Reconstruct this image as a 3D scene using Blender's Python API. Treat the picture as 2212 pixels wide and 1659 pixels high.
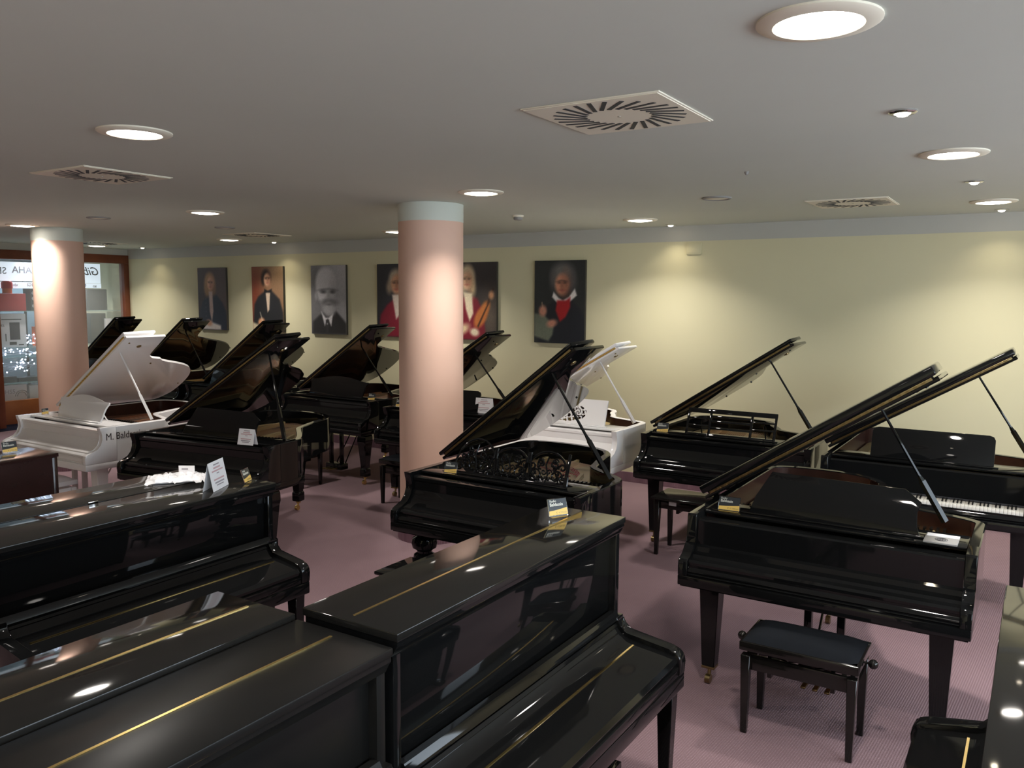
import bpy, bmesh, math, random
import numpy as np
from mathutils import Vector, Matrix
random.seed(7)
PI = math.pi
R = math.radians
SC = bpy.context.scene
COL = SC.collection
for o in list(bpy.data.objects):
    bpy.data.objects.remove(o, do_unlink=True)

# ------------------------------------------------------------------ camera, world, exposure
cd = bpy.data.cameras.new('camera')
cam = bpy.data.objects.new('camera', cd)
COL.objects.link(cam)
cd.sensor_fit = 'HORIZONTAL'; cd.sensor_width = 36.0
cd.lens = 36.0 * 1800.0 / 2212.0
cd.clip_start = 0.05; cd.clip_end = 60
_m = Matrix(((0.84359589, -0.06061678, 0.53354624), (0.53694249, 0.08370558, -0.83945586), (0.00622431, 0.99464515, 0.10316141)))
cam.matrix_world = Matrix.Translation((0, 0, 2.15)) @ _m.to_4x4()
SC.camera = cam
w = bpy.data.worlds.new('world'); SC.world = w; w.use_nodes = True
w.node_tree.nodes['Background'].inputs[0].default_value = (0.5, 0.5, 0.55, 1)
w.node_tree.nodes['Background'].inputs[1].default_value = 0.05
SC.view_settings.view_transform = 'Standard'
SC.view_settings.look = 'None'
SC.view_settings.gamma = 1.0
SC.view_settings.exposure = 0.6
SC.view_settings.use_curve_mapping = False
LAMP_W = 15.5
SPOT_W = .8
CEIL = 2.95
FILL_GLOW = 4.4

# ------------------------------------------------------------------ materials
def s2l(c):
    return tuple((x / 12.92 if x <= 0.04045 else ((x + 0.055) / 1.055) ** 2.4) for x in c)
def rgb(r, g, b):
    return s2l((r / 255, g / 255, b / 255))
MATS = {}
def mat(name, col, rough=0.5, metal=0.0, spec=0.5, noise=None, bump=None, coat=0.0, emit=None, alpha=None, trans=0.0, ior=1.45, nscale=8.0):
    m = bpy.data.materials.new(name); m.use_nodes = True
    nt = m.node_tree; b = nt.nodes['Principled BSDF']
    b.inputs['Base Color'].default_value = (*col, 1)
    b.inputs['Roughness'].default_value = rough
    b.inputs['Metallic'].default_value = metal
    b.inputs['Specular IOR Level'].default_value = spec
    b.inputs['Coat Weight'].default_value = coat
    b.inputs['Coat Roughness'].default_value = 0.03
    b.inputs['Transmission Weight'].default_value = trans
    b.inputs['IOR'].default_value = ior
    if alpha is not None: b.inputs['Alpha'].default_value = alpha
    if emit:
        b.inputs['Emission Color'].default_value = (*emit[0], 1); b.inputs['Emission Strength'].default_value = emit[1]
    if noise or bump:
        tc = nt.nodes.new('ShaderNodeTexCoord')
        n = nt.nodes.new('ShaderNodeTexNoise'); n.inputs['Scale'].default_value = nscale; n.inputs['Detail'].default_value = 4
        nt.links.new(tc.outputs['Object'], n.inputs['Vector'])
        if noise:
            mx = nt.nodes.new('ShaderNodeMix'); mx.data_type = 'RGBA'
            mx.inputs[6].default_value = (*col, 1); mx.inputs[7].default_value = (*noise, 1)
            nt.links.new(n.outputs['Fac'], mx.inputs[0]); nt.links.new(mx.outputs[2], b.inputs['Base Color'])
        if bump:
            bp = nt.nodes.new('ShaderNodeBump'); bp.inputs['Strength'].default_value = bump; bp.inputs['Distance'].default_value = 0.01
            nt.links.new(n.outputs['Fac'], bp.inputs['Height']); nt.links.new(bp.outputs['Normal'], b.inputs['Normal'])
    MATS[name] = m
    return m
M_BLACK = mat('black_lacquer', (0.0055, 0.006, 0.0065), 0.045, spec=0.38, noise=(0.006, 0.006, 0.006))
M_BLACK2 = mat('worn_black_lacquer', (0.006, 0.0055, 0.005), 0.10, spec=0.5, noise=(0.012, 0.011, 0.01), nscale=3)
M_DUST = mat('dusty_black_lacquer', (0.010, 0.0098, 0.0092), 0.06, spec=0.32, noise=(0.015, 0.0145, 0.0135), nscale=2.5)
M_SATIN = mat('satin_black', (0.006, 0.006, 0.006), 0.34, spec=0.26, noise=(0.010, 0.010, 0.0095), nscale=5)
M_WHITE = mat('white_lacquer', (0.88, 0.86, 0.855), 0.10, spec=0.5, noise=(0.86, 0.84, 0.83))
M_MAHOG = mat('mahogany_veneer', (0.055, 0.022, 0.016), 0.25, noise=(0.028, 0.012, 0.010), nscale=14)
M_BROWN = mat('dark_mahogany', (0.024, 0.010, 0.009), 0.16, noise=(0.017, 0.008, 0.007), nscale=10)
M_SPRUCE = mat('spruce_soundboard', (0.42, 0.22, 0.085), 0.35, noise=(0.34, 0.17, 0.06), nscale=25)
M_COPPERPL = mat('bronze_plate', (0.45, 0.20, 0.09), 0.35, metal=0.5)
M_PLATE = mat('gold_iron_plate', (0.62, 0.49, 0.25), 0.30, metal=0.30, noise=(0.56, 0.43, 0.21))
M_BRASS = mat('brass', (0.80, 0.58, 0.22), 0.22, metal=1.0)
M_BRASSD = mat('aged_brass', (0.27, 0.205, 0.10), 0.30, metal=1.0)
M_CHROME = mat('chrome', (0.7, 0.7, 0.7), 0.12, metal=1.0)
M_STEEL = mat('steel_string', (0.55, 0.5, 0.45), 0.35, metal=0.9)
M_COPPER = mat('copper_string', (0.6, 0.28, 0.14), 0.35, metal=0.9)
M_RED = mat('red_felt', (0.35, 0.02, 0.025), 0.95)
M_FELT = mat('dark_felt', (0.03, 0.03, 0.035), 0.95)
M_IVORY = mat('white_key', (0.80, 0.77, 0.70), 0.2)
M_EBONY = mat('black_key', (0.01, 0.01, 0.01), 0.2)
M_VELVET = mat('black_velvet', (0.006, 0.007, 0.009), 0.95, spec=.1, noise=(0.012, 0.014, 0.018), nscale=6)
M_LEATHW = mat('white_leatherette', (0.78, 0.74, 0.74), 0.4)
M_PAPER = mat('white_paper', (0.78, 0.77, 0.79), 0.6)
M_INKG = mat('grey_ink', (0.33, 0.30, 0.33), 0.7)
M_INKR = mat('red_ink', (0.55, 0.36, 0.38), 0.7)
M_ACRYL = mat('clear_acrylic', (0.95, 0.97, 0.97), 0.03, trans=1.0, ior=1.49)
M_CARDB = mat('card_black', (0.02, 0.025, 0.03), 0.3)
M_CARDY = mat('card_yellow', (0.72, 0.48, 0.12), 0.4)
M_CARDW = mat('card_cream', (0.65, 0.65, 0.58), 0.4)
M_CARDBL = mat('card_blue', (0.12, 0.35, 0.75), 0.4)
M_PLASTIC = mat('clear_plastic_bag', (0.9, 0.9, 0.92), 0.08, alpha=0.6, bump=0.9, nscale=35)
M_FRIEZE = mat('frieze_paint', rgb(192, 191, 182), 0.8, noise=rgb(186, 185, 176), nscale=1.5)
M_PINK = mat('pink_column_paint', rgb(226, 190, 172), 0.75, noise=rgb(220, 182, 163), nscale=2.0)
M_WHITEP = mat('white_paint', rgb(212, 217, 208), 0.8, noise=rgb(207, 212, 203), nscale=1.5)
M_CREAM = mat('cream_wall_paint', rgb(216, 210, 176), 0.7, noise=rgb(211, 204, 168), nscale=1.2)
M_VENT = mat('vent_white_metal', rgb(236, 230, 212), 0.5)
M_VDARK = mat('vent_dark_slot', (0.035, 0.04, 0.045), 0.6)
M_GREYP = mat('grey_plastic', rgb(150, 148, 145), 0.6)
M_WOODF = mat('window_frame_wood', rgb(120, 66, 40), 0.4, noise=rgb(96, 50, 32), nscale=9)
M_WOODB = mat('orange_wood_panel', rgb(150, 92, 50), 0.4, noise=rgb(128, 74, 40), nscale=7)
M_GLASS = mat('window_glass', (0.9, 0.97, 0.95), 0.02, alpha=0.10)
M_SHELFG = mat('shelf_glass', (0.25, 0.42, 0.38), 0.05, alpha=0.45)
M_REDB = mat('red_box', rgb(165, 22, 26), 0.45)
M_BOXK = mat('black_box', rgb(38, 38, 40), 0.5)
M_BOXW = mat('white_box', rgb(205, 205, 210), 0.5)
M_ORANGE = mat('orange_case', rgb(190, 80, 30), 0.5)
M_BANNER = mat('banner_white', rgb(205, 218, 226), 0.6)
M_INKK = mat('black_ink', (0.03, 0.03, 0.04), 0.6)
M_INKB = mat('blue_ink', rgb(40, 110, 190), 0.6)
M_INKGG = mat('pale_grey_ink', rgb(150, 162, 170), 0.6)
M_GEAR = mat('dark_gear', (0.03, 0.035, 0.035), 0.3)
M_BLUEB = mat('blue_back_panel', rgb(120, 140, 150), 0.6, noise=rgb(90, 105, 115), nscale=12)
M_NAVY = mat('navy_plinth', rgb(40, 45, 66), 0.7)
M_LAMP = mat('lamp_diffuser', (0.9, 0.9, 0.9), 0.5, emit=((1.0, 0.93, 0.85), 9.0))
M_LAMPS = mat('spot_bulb', (0.9, 0.9, 0.9), 0.5, emit=((1.0, 0.86, 0.66), 12.0))
M_LED = mat('led_bulb', (0.9, 0.9, 0.9), 0.5, emit=((0.62, 0.75, 1.0), 14.0))
M_FILL = mat('fill_glow_pane', (0.8, 0.85, 0.9), 0.5, emit=((0.74, 0.87, 1.0), FILL_GLOW))  # emissive panes of the added fill light
M_GLOWSHEET = mat('emissive_banner_sheet', (0.8, 0.85, 0.9), 0.5, emit=((0.75, 0.88, 1.0), .5))  # banner sheets carry a weak emission of their own

def carpet_mat(name, c1, c2, rib=900.0):
    m = bpy.data.materials.new(name); m.use_nodes = True
    nt = m.node_tree; b = nt.nodes['Principled BSDF']; b.inputs['Roughness'].default_value = 0.95; b.inputs['Specular IOR Level'].default_value = 0.15
    tc = nt.nodes.new('ShaderNodeTexCoord')
    mp = nt.nodes.new('ShaderNodeMapping'); mp.inputs['Rotation'].default_value = (0, 0, R(4))
    nt.links.new(tc.outputs['Object'], mp.inputs['Vector'])
    w1 = nt.nodes.new('ShaderNodeTexWave'); w1.wave_type = 'BANDS'; w1.bands_direction = 'X'; w1.inputs['Scale'].default_value = 26; w1.inputs['Distortion'].default_value = 0.4
    w2 = nt.nodes.new('ShaderNodeTexWave'); w2.wave_type = 'BANDS'; w2.bands_direction = 'Y'; w2.inputs['Scale'].default_value = 26; w2.inputs['Distortion'].default_value = 0.4
    n = nt.nodes.new('ShaderNodeTexNoise'); n.inputs['Scale'].default_value = 1.3; n.inputs['Detail'].default_value = 5
    for q in (w1, w2, n): nt.links.new(mp.outputs[0], q.inputs['Vector'])
    ml = nt.nodes.new('ShaderNodeMath'); ml.operation = 'MULTIPLY'
    nt.links.new(w1.outputs['Fac'], ml.inputs[0]); nt.links.new(w2.outputs['Fac'], ml.inputs[1])
    ad = nt.nodes.new('ShaderNodeMath'); ad.operation = 'MULTIPLY_ADD'; ad.inputs[1].default_value = 0.55
    nt.links.new(ml.outputs[0], ad.inputs[0])
    sc = nt.nodes.new('ShaderNodeMath'); sc.operation = 'MULTIPLY'; sc.inputs[1].default_value = 0.45
    nt.links.new(n.outputs['Fac'], sc.inputs[0]); nt.links.new(sc.outputs[0], ad.inputs[2])
    mx = nt.nodes.new('ShaderNodeMix'); mx.data_type = 'RGBA'
    mx.inputs[6].default_value = (*c1, 1); mx.inputs[7].default_value = (*c2, 1)
    nt.links.new(ad.outputs[0], mx.inputs[0]); nt.links.new(mx.outputs[2], b.inputs['Base Color'])
    bp = nt.nodes.new('ShaderNodeBump'); bp.inputs['Strength'].default_value = 0.5; bp.inputs['Distance'].default_value = 0.004
    nt.links.new(ml.outputs[0], bp.inputs['Height']); nt.links.new(bp.outputs['Normal'], b.inputs['Normal'])
    return m
M_CARPET = carpet_mat('mauve_carpet', rgb(112, 90, 95), rgb(162, 136, 142))
M_CARPETD = carpet_mat('dark_mauve_carpet', rgb(108, 82, 92), rgb(150, 118, 130))

# ------------------------------------------------------------------ mesh helpers
def link(me, name, parent=None, loc=None, rot=None):
    o = bpy.data.objects.new(name, me); COL.objects.link(o)
    if parent: o.parent = parent
    if loc is not None: o.location = loc
    if rot is not None: o.rotation_euler = rot
    return o
def finish(bm, name, m, smooth=True, ang=38):
    bmesh.ops.recalc_face_normals(bm, faces=bm.faces[:])
    if smooth:
        ca = math.cos(R(ang))
        for f in bm.faces: f.smooth = True
        for e in bm.edges:
            if len(e.link_faces) == 2:
                if e.link_faces[0].normal.dot(e.link_faces[1].normal) < ca: e.smooth = False
            else: e.smooth = False
    me = bpy.data.meshes.new(name); bm.to_mesh(me); bm.free()
    for x in (m if isinstance(m, (list, tuple)) else [m]): me.materials.append(x)
    return me
def obj(name, bm, m, parent=None, loc=None, rot=None, smooth=True):
    return link(finish(bm, name, m, smooth), name, parent, loc, rot)
def tag(o, label=None, cat=None, group=None, kind=None):
    if label: o['label'] = label
    if cat: o['category'] = cat
    if group: o['group'] = group
    if kind: o['kind'] = kind
    return o
def thing(name, label, cat, loc=(0, 0, 0), rz=0.0, group=None):
    o = bpy.data.objects.new(name, None); COL.objects.link(o)
    o.empty_display_size = 0.2; o.location = loc; o.rotation_euler = (0, 0, rz)
    return tag(o, label, cat, group)
def box(bm, x0, x1, y0, y1, z0, z1, bev=0.0, mi=0, seg=2):
    r = bmesh.ops.create_cube(bm, size=1.0); vs = r['verts']
    for v in vs:
        v.co = Vector((x0 + (v.co.x + .5) * (x1 - x0), y0 + (v.co.y + .5) * (y1 - y0), z0 + (v.co.z + .5) * (z1 - z0)))
    fs = list({f for v in vs for f in v.link_faces})
    for f in fs: f.material_index = mi
    if bev > 0:
        es = list({e for v in vs for e in v.link_edges})
        bmesh.ops.bevel(bm, geom=es, offset=bev, segments=seg, affect='EDGES', profile=0.5)
    return vs
def bx(name, m, parent, x0, x1, y0, y1, z0, z1, bev=0.0, **k):
    bm = bmesh.new(); box(bm, x0, x1, y0, y1, z0, z1, bev); return obj(name, bm, m, parent, **k)
def prism(bm, pts, axis, a, b, mi=0, bev=0.0):
    """polygon pts (2D) extruded along axis from a to b"""
    def mk(p, t):
        if axis == 'x': return (t, p[0], p[1])
        if axis == 'y': return (p[0], t, p[1])
        return (p[0], p[1], t)
    v0 = [bm.verts.new(mk(p, a)) for p in pts]; v1 = [bm.verts.new(mk(p, b)) for p in pts]
    n = len(pts); fs = []
    fs.append(bm.faces.new(v0)); fs.append(bm.faces.new(v1[::-1]))
    for i in range(n): fs.append(bm.faces.new((v0[i], v0[(i + 1) % n], v1[(i + 1) % n], v1[i])))
    for f in fs: f.material_index = mi
    if bev > 0:
        es = list(fs[0].edges) + list(fs[1].edges)
        bmesh.ops.bevel(bm, geom=es, offset=bev, segments=2, affect='EDGES', profile=0.5)
    return fs
def lathe(bm, prof, cx=0, cy=0, n=20, mi=0, caps=True):
    rings = []
    for r, z in prof:
        rings.append([bm.verts.new((cx + r * math.cos(2 * PI * i / n), cy + r * math.sin(2 * PI * i / n), z)) for i in range(n)])
    for a, b in zip(rings, rings[1:]):
        for i in range(n):
            f = bm.faces.new((a[i], a[(i + 1) % n], b[(i + 1) % n], b[i])); f.material_index = mi
    if caps:
        f = bm.faces.new(rings[0][::-1]); f.material_index = mi
        f = bm.faces.new(rings[-1]); f.material_index = mi
def tube(bm, pts, r, n=6, mi=0, cap=True, r2=None):
    pts = [Vector(p) for p in pts]; rings = []
    N = len(pts)
    for i, p in enumerate(pts):
        d = (pts[min(i + 1, N - 1)] - pts[max(i - 1, 0)]).normalized()
        up = Vector((0, 0, 1)) if abs(d.z) < 0.95 else Vector((0, 1, 0))
        a = d.cross(up).normalized(); b = a.cross(d)
        rr = r if r2 is None else r + (r2 - r) * i / max(1, N - 1)
        rings.append([bm.verts.new(p + a * rr * math.cos(2 * PI * k / n) + b * rr * math.sin(2 * PI * k / n)) for k in range(n)])
    for a, b in zip(rings, rings[1:]):
        for k in range(n):
            f = bm.faces.new((a[k], a[(k + 1) % n], b[(k + 1) % n], b[k])); f.material_index = mi
    if cap:
        bm.faces.new(rings[0][::-1]).material_index = mi; bm.faces.new(rings[-1]).material_index = mi
def sphere(bm, c, r, mi=0, u=14, v=10, sz=1.0):
    res = bmesh.ops.create_uvsphere(bm, u_segments=u, v_segments=v, radius=r)
    for q in res['verts']:
        q.co = Vector((q.co.x + c[0], q.co.y + c[1], q.co.z * sz + c[2]))
        for f in q.link_faces: f.material_index = mi
def bez(p0, p1, p2, p3, n):
    out = []
    for i in range(1, n + 1):
        t = i / n; s = 1 - t
        out.append((s**3 * p0[0] + 3 * s * s * t * p1[0] + 3 * s * t * t * p2[0] + t**3 * p3[0],
                    s**3 * p0[1] + 3 * s * s * t * p1[1] + 3 * s * t * t * p2[1] + t**3 * p3[1]))
    return out
def inset(pts, d):
    """open path: shift to its left side normal by d"""
    out = []
    N = len(pts)
    for i, p in enumerate(pts):
        a = Vector(pts[max(i - 1, 0)]); b = Vector(pts[min(i + 1, N - 1)]); t = (b - a).normalized()
        n = Vector((t.y, -t.x)); out.append((p[0] + n.x * d, p[1] + n.y * d))
    return out
def text_mesh(s, size, depth, m, align='CENTER', mirror=False, bold=0.0, shear=0.0, sx=1.0):
    c = bpy.data.curves.new('t', 'FONT'); c.body = s; c.size = size; c.extrude = depth; c.align_x = align; c.align_y = 'CENTER'
    c.offset = bold; c.shear = shear; c.resolution_u = 3
    o = bpy.data.objects.new('t', c); COL.objects.link(o)
    dg = bpy.context.evaluated_depsgraph_get(); dg.update()
    me = bpy.data.meshes.new_from_object(o.evaluated_get(dg))
    bpy.data.objects.remove(o, do_unlink=True)
    f = -1 if mirror else 1
    for v in me.vertices: v.co.x *= f * sx
    if mirror: me.flip_normals()
    me.materials.clear(); me.materials.append(m)
    return me
def copy_tree(o, parent=None):
    c = o.copy(); COL.objects.link(c)
    if parent: c.parent = parent
    for ch in list(o.children): copy_tree(ch, c)
    return c

# ------------------------------------------------------------------ room shell
XL, XR, YB, YF = -13.72, 3.6, 8.9, -3.6
def struct(name, bm, m, **k): return tag(obj(name, bm, m, smooth=False, **k), kind='structure')
bm = bmesh.new(); box(bm, -16.9, XR, YF, YB, -0.1, 0.0); struct('floor', bm, M_CARPET)
bm = bmesh.new(); box(bm, -16.9, XR, YF, YB + .1, CEIL, CEIL + 0.1); struct('ceiling', bm, M_WHITEP)
bm = bmesh.new(); box(bm, -16.9, XR + .1, YB, YB + .12, -.1, 2.78); box(bm, -16.9, XR + .1, YB - .002, YB + .12, 2.78, CEIL, mi=1)
struct('wall_back', bm, [M_CREAM, M_FRIEZE])
bm = bmesh.new(); box(bm, XR, XR + .1, YF, YB, -.1, 2.78); box(bm, XR - .002, XR + .1, YF, YB, 2.78, CEIL, mi=1); struct('wall_right', bm, [M_CREAM, M_FRIEZE])
bm = bmesh.new(); box(bm, -16.9, XR, YF - .1, YF, -.1, 2.78); box(bm, -16.9, XR, YF - .1, YF + .002, 2.78, CEIL, mi=1); struct('wall_front', bm, [M_CREAM, M_FRIEZE])
bm = bmesh.new(); box(bm, XL - .12, XL, YF, 4.2, 0, 2.78); box(bm, XL - .12, XL + .002, YF, YB - .002, 2.845, CEIL, mi=1); box(bm, XL - .12, XL + .002, YF, 4.2, 2.78, 2.845, mi=1)
struct('wall_left', bm, [M_CREAM, M_FRIEZE])
bm = bmesh.new(); box(bm, -17, -16.9, YF, YB, -.1, CEIL); struct('wall_far_left', bm, M_BANNER)
bm = bmesh.new(); box(bm, XL, XR, YB - .018, YB, 0, .115, bev=.004); struct('baseboard_back', bm, M_CARPETD)
bm = bmesh.new(); box(bm, XR - .018, XR, YF, YB - .02, 0, .115, bev=.004); struct('baseboard_right', bm, M_CARPETD)
# display window in the left wall: frame, glass, plinth
t = bpy.data.objects.new('window_1', None); COL.objects.link(t); t.location = (XL, 0, 0); tag(t, kind='structure')
bx('window_rail', M_WOODF, t, -.12, .03, 4.2, YB - .004, 2.70, 2.845, .006)
for y in (4.2, 6.60, 8.80): bx('window_post', M_WOODF, t, -.12, .03, y, y + .095, .05, 2.70, .006)
for y0, y1 in ((4.295, 6.60), (6.695, 8.80)):
    bx('window_panel', M_WOODB, t, -.10, .01, y0, y1, .10, .47, .004)
    bx('window_pane', M_GLASS, t, -.050, -.044, y0, y1, .47, 2.70)
bx('window_plinth', M_NAVY, t, -.10, .0, 4.2, YB - .004, 0.0, .10)

# added fill light: unseen glowing panes on the right wall, brightening the ceiling
def window(name, axis, p, a, b, z0, z1, n, power, lx, ly, rot):
    t = bpy.data.objects.new(name, None); COL.objects.link(t); tag(t, kind='structure')
    step = (b - a) / n
    for i in range(n + 1):
        c = a + i * step
        if axis == 'y': bx('fill_mullion', M_VENT, t, c - .03, c + .03, p, p + .05, z0, z1, .004)
        else: bx('fill_mullion', M_VENT, t, p - .05, p, c - .03, c + .03, z0, z1, .004)
    for i in range(n):
        c = a + i * step + .03; d = a + (i + 1) * step - .03
        if axis == 'y': bx('window_pane', M_FILL, t, c, d, p + .004, p + .010, z0, z1)
        else: bx('window_pane', M_FILL, t, p - .010, p - .004, c, d, z0, z1)
window('fill_panes', 'x', XR, -3.2, 7.2, 1.15, 2.72, 7, 0, 0, 0, 0)  # assumed window row, put in out of view to lift the ceiling

# columns
def column(x, y, r, label, band):
    t = bpy.data.objects.new('column', None); COL.objects.link(t); t.location = (x, y, 0)
    tag(t, label, 'column')
    bm = bmesh.new(); lathe(bm, [(r, .20), (r, band)], n=48); obj('column_shaft', bm, M_PINK, t)
    bm = bmesh.new(); lathe(bm, [(r + .002, band), (r + .002, CEIL - .001)], n=48); obj('column_top_band', bm, M_WHITEP, t)
    bm = bmesh.new(); lathe(bm, [(r + .022, 0), (r + .022, .195), (r + .012, .205), (r, .207)], n=48); obj('carpet_skirt', bm, M_CARPETD, t)
column(-4.57, 5.85, .284, 'round pink column with white top band, between the portraits and behind the ornate grand piano', 2.795)
column(-10.23, 5.71, .284, 'round pink column beside the shop window, behind the lettered white grand piano', 2.795)

# ------------------------------------------------------------------ ceiling fittings
def area_lamp(x, y, z, r, power, col, name='downlight_glow', spread=125):
    ld = bpy.data.lights.new(name, 'AREA'); ld.shape = 'DISK'; ld.size = 2 * r; ld.energy = power; ld.color = col; ld.spread = R(spread)
    o = bpy.data.objects.new(name, ld); COL.objects.link(o); o.location = (x, y, z); return o
def mesh_downlight():
    bm = bmesh.new(); lathe(bm, [(.175, CEIL), (.175, CEIL - .006), (.165, CEIL - .012), (.128, CEIL - .016), (.122, CEIL - .010), (.122, CEIL - .002)], n=36, caps=False)
    a = finish(bm, 'lamp_rim', M_VENT)
    bm = bmesh.new(); lathe(bm, [(.121, CEIL - .0125), (.08, CEIL - .020), (.0005, CEIL - .024)], n=36)
    b = finish(bm, 'diffuser', M_LAMP)
    return a, b
def mesh_spot():
    bm = bmesh.new(); lathe(bm, [(.058, CEIL), (.058, CEIL - .006), (.050, CEIL - .012), (.036, CEIL - .012), (.034, CEIL - .001)], n=24, caps=False)
    a = finish(bm, 'spot_rim', M_CHROME)
    bm = bmesh.new(); lathe(bm, [(.033, CEIL - .006), (.022, CEIL - .020), (.0005, CEIL - .026)], n=20)
    b = finish(bm, 'bulb', M_LAMPS)
    return a, b
DL = mesh_downlight(); SP = mesh_spot()
down = {(-.6, 2.58): 'largest round downlight, at the top right above everything, nearest the camera',
 (-3.83, 2.55): 'round recessed downlight at upper left above the front row of uprights',
 (-3.68, 5.33): 'round recessed downlight just above and right of the near column',
 (-6.85, 5.27): 'round recessed downlight between the two columns, higher on the ceiling',
 (-10.02, 5.2): 'round recessed downlight at the far left edge, near the left column',
 (-9.85, 7.97): 'round recessed downlight beside the far flat vent, above the first two portraits',
 (-13.0, 7.9): 'round recessed downlight touching the vent by the shop window',
 (-3.53, 7.97): 'round recessed downlight right of the smoke detector near the back wall',
 (-.47, 5.22): 'round recessed downlight at the right side between two small spots',
 (-.40, 7.86): 'round recessed downlight at the right edge near the back wall',
 (-6.75, 7.95): None}
for (x, y), lab in down.items():
    if lab is None: lab = 'round recessed downlight hidden behind the near column'
    t = thing('ceiling_downlight', lab, 'ceiling light', (x, y, 0), 0, 'round recessed downlights')
    link(DL[0], 'lamp_rim', t); link(DL[1], 'diffuser', t)
for x in (-10.0, -6.85, -3.7, -.6, 2.4):
    for y in ((-.15, -2.7) if x < 2 else (-2.7, -.15, 2.55, 5.25, 7.9)):
        t = thing('ceiling_downlight', 'round recessed downlight on the ceiling outside the picture', 'ceiling light', (x, y, 0), 0, 'downlights outside the picture')
        link(DL[0], 'lamp_rim', t); link(DL[1], 'diffuser', t); down[(x, y)] = ''
for (x, y) in down: area_lamp(x, y, CEIL - .032, .11, LAMP_W, (1.0, .94, .87))
spots = {(-.56, 3.97): 'small halogen spot alone right of the big square vent',
 (-.45, 6.5): 'small halogen spot between the two right-hand downlights',
 (-.37, 8.6): 'small halogen spot nearest the wall at the right edge',
 (-3.48, 8.67): 'small halogen spot beside the downlight above the last portrait',
 (-6.72, 7.87): 'small halogen spot just left of the near column top',
 (-9.66, 8.62): 'small halogen spot above the third portrait',
 (-12.8, 8.58): 'small halogen spot near the corner above the window frame'}
for (x, y), lab in spots.items():
    t = thing('ceiling_spot', lab, 'ceiling light', (x, y, 0), 0, 'small halogen spots')
    link(SP[0], 'spot_rim', t); link(SP[1], 'bulb', t)
    area_lamp(x, y, CEIL - .034, .03, SPOT_W, (1.0, .88, .66), 'spot_glow', 110)

def vent_meshes():
    bm = bmesh.new(); box(bm, -.315, .315, -.315, .315, CEIL - .006, CEIL, bev=.002); box(bm, -.305, .305, -.305, .305, CEIL - .009, CEIL - .006)
    p = finish(bm, 'vent_panel', M_VENT)
    bm = bmesh.new(); box(bm, -.080, .080, -.0095, .0095, CEIL - .0105, CEIL - .0088)
    s = finish(bm, 'slot', M_VDARK, False)
    bm = bmesh.new(); prism(bm, [(-.010, CEIL - .0105), (.001, CEIL - .0155), (.002, CEIL - .0145), (-.009, CEIL - .0090)], 'x', -.068, .068)
    b = finish(bm, 'vane', M_VENT, False)
    bm = bmesh.new(); lathe(bm, [(.008, CEIL - .012), (.008, CEIL - .009)], n=10); c = finish(bm, 'screw', M_STEEL)
    return p, s, b, c
VM = vent_meshes()
for x, y, lab in ((-1.62, 3.41, 'large square ceiling vent with swirl slots, nearest the camera'),
                  (-5.38, 3.33, 'square ceiling vent with swirl slots at the left, above the white lettered grand'),
                  (-1.39, 7.42, 'square ceiling vent with swirl slots far right near the back wall'),
                  (-8.78, 7.55, 'square ceiling vent with swirl slots between the columns, far back'),
                  (-12.42, 7.55, 'square ceiling vent with swirl slots beside the downlight by the shop window')):
    t = thing('ceiling_vent', lab, 'ceiling vent', (x, y, 0), 0, 'square swirl vents')
    link(VM[0], 'vent_panel', t); link(VM[3], 'screw', t)
    near = y < 4
    for k in range(26):
        a = 2 * PI * k / 26
        r = .212
        px, py = r * math.cos(a), r * math.sin(a)
        link(VM[1], 'slot', t, (px, py, 0), (0, 0, a + R(24)))
# small ceiling things
t = thing('smoke_detector', 'white smoke detector on the ceiling right of the near column', 'smoke detector', (-4.39, 7.0, 0))
bm = bmesh.new(); lathe(bm, [(.055, CEIL), (.055, CEIL - .012), (.048, CEIL - .02)], n=24); obj('detector_base', bm, M_VENT, t)
bm = bmesh.new(); lathe(bm, [(.044, CEIL - .02), (.044, CEIL - .04), (.036, CEIL - .048)], n=24); obj('detector_head', bm, M_GREYP, t)
for x, y, lab, nm in ((-2.25, 6.56, 'round ceiling speaker with dark rim, left of the right-hand vent', 'ceiling_speaker'), (-8.18, 6.56, 'round ceiling speaker left of the far flat vent', 'ceiling_speaker'), (-8.34, 5.1, 'round ceiling speaker above the left column, faint', 'ceiling_speaker')):
    t = thing(nm, lab, 'ceiling speaker', (x, y, 0))
    bm = bmesh.new(); lathe(bm, [(.115, CEIL), (.115, CEIL - .010), (.10, CEIL - .014), (.092, CEIL - .008)], n=32, caps=False); obj('speaker_rim', bm, M_GREYP, t)
    bm = bmesh.new(); lathe(bm, [(.092, CEIL - .007), (.05, CEIL - .012), (.0005, CEIL - .013)], n=32); obj('speaker_grille', bm, M_VENT, t)
t = thing('sprinkler', 'tiny dark sensor dot in the ceiling between vents', 'sensor', (-1.64, 5.33, 0))
bm = bmesh.new(); lathe(bm, [(.016, CEIL), (.012, CEIL - .012), (.006, CEIL - .02)], n=12); obj('sensor_dot', bm, M_GREYP, t)
def wall_box(x, z, lab):
    t = thing('wall_cover', lab, 'wall cover', (x, YB, z))
    bx('cover_plate', M_CREAM, t, -.085, .085, -.016, 0, -.065, .065, .004); bx('cover_lip', M_CREAM, t, -.07, .07, -.020, -.016, -.05, .05, .002)
wall_box(-3.29, 2.70, 'square cream cover plate high on the cream wall right of the portraits')
wall_box(-14.05, 2.58, 'square cream cover plate seen through the shop window')

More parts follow.
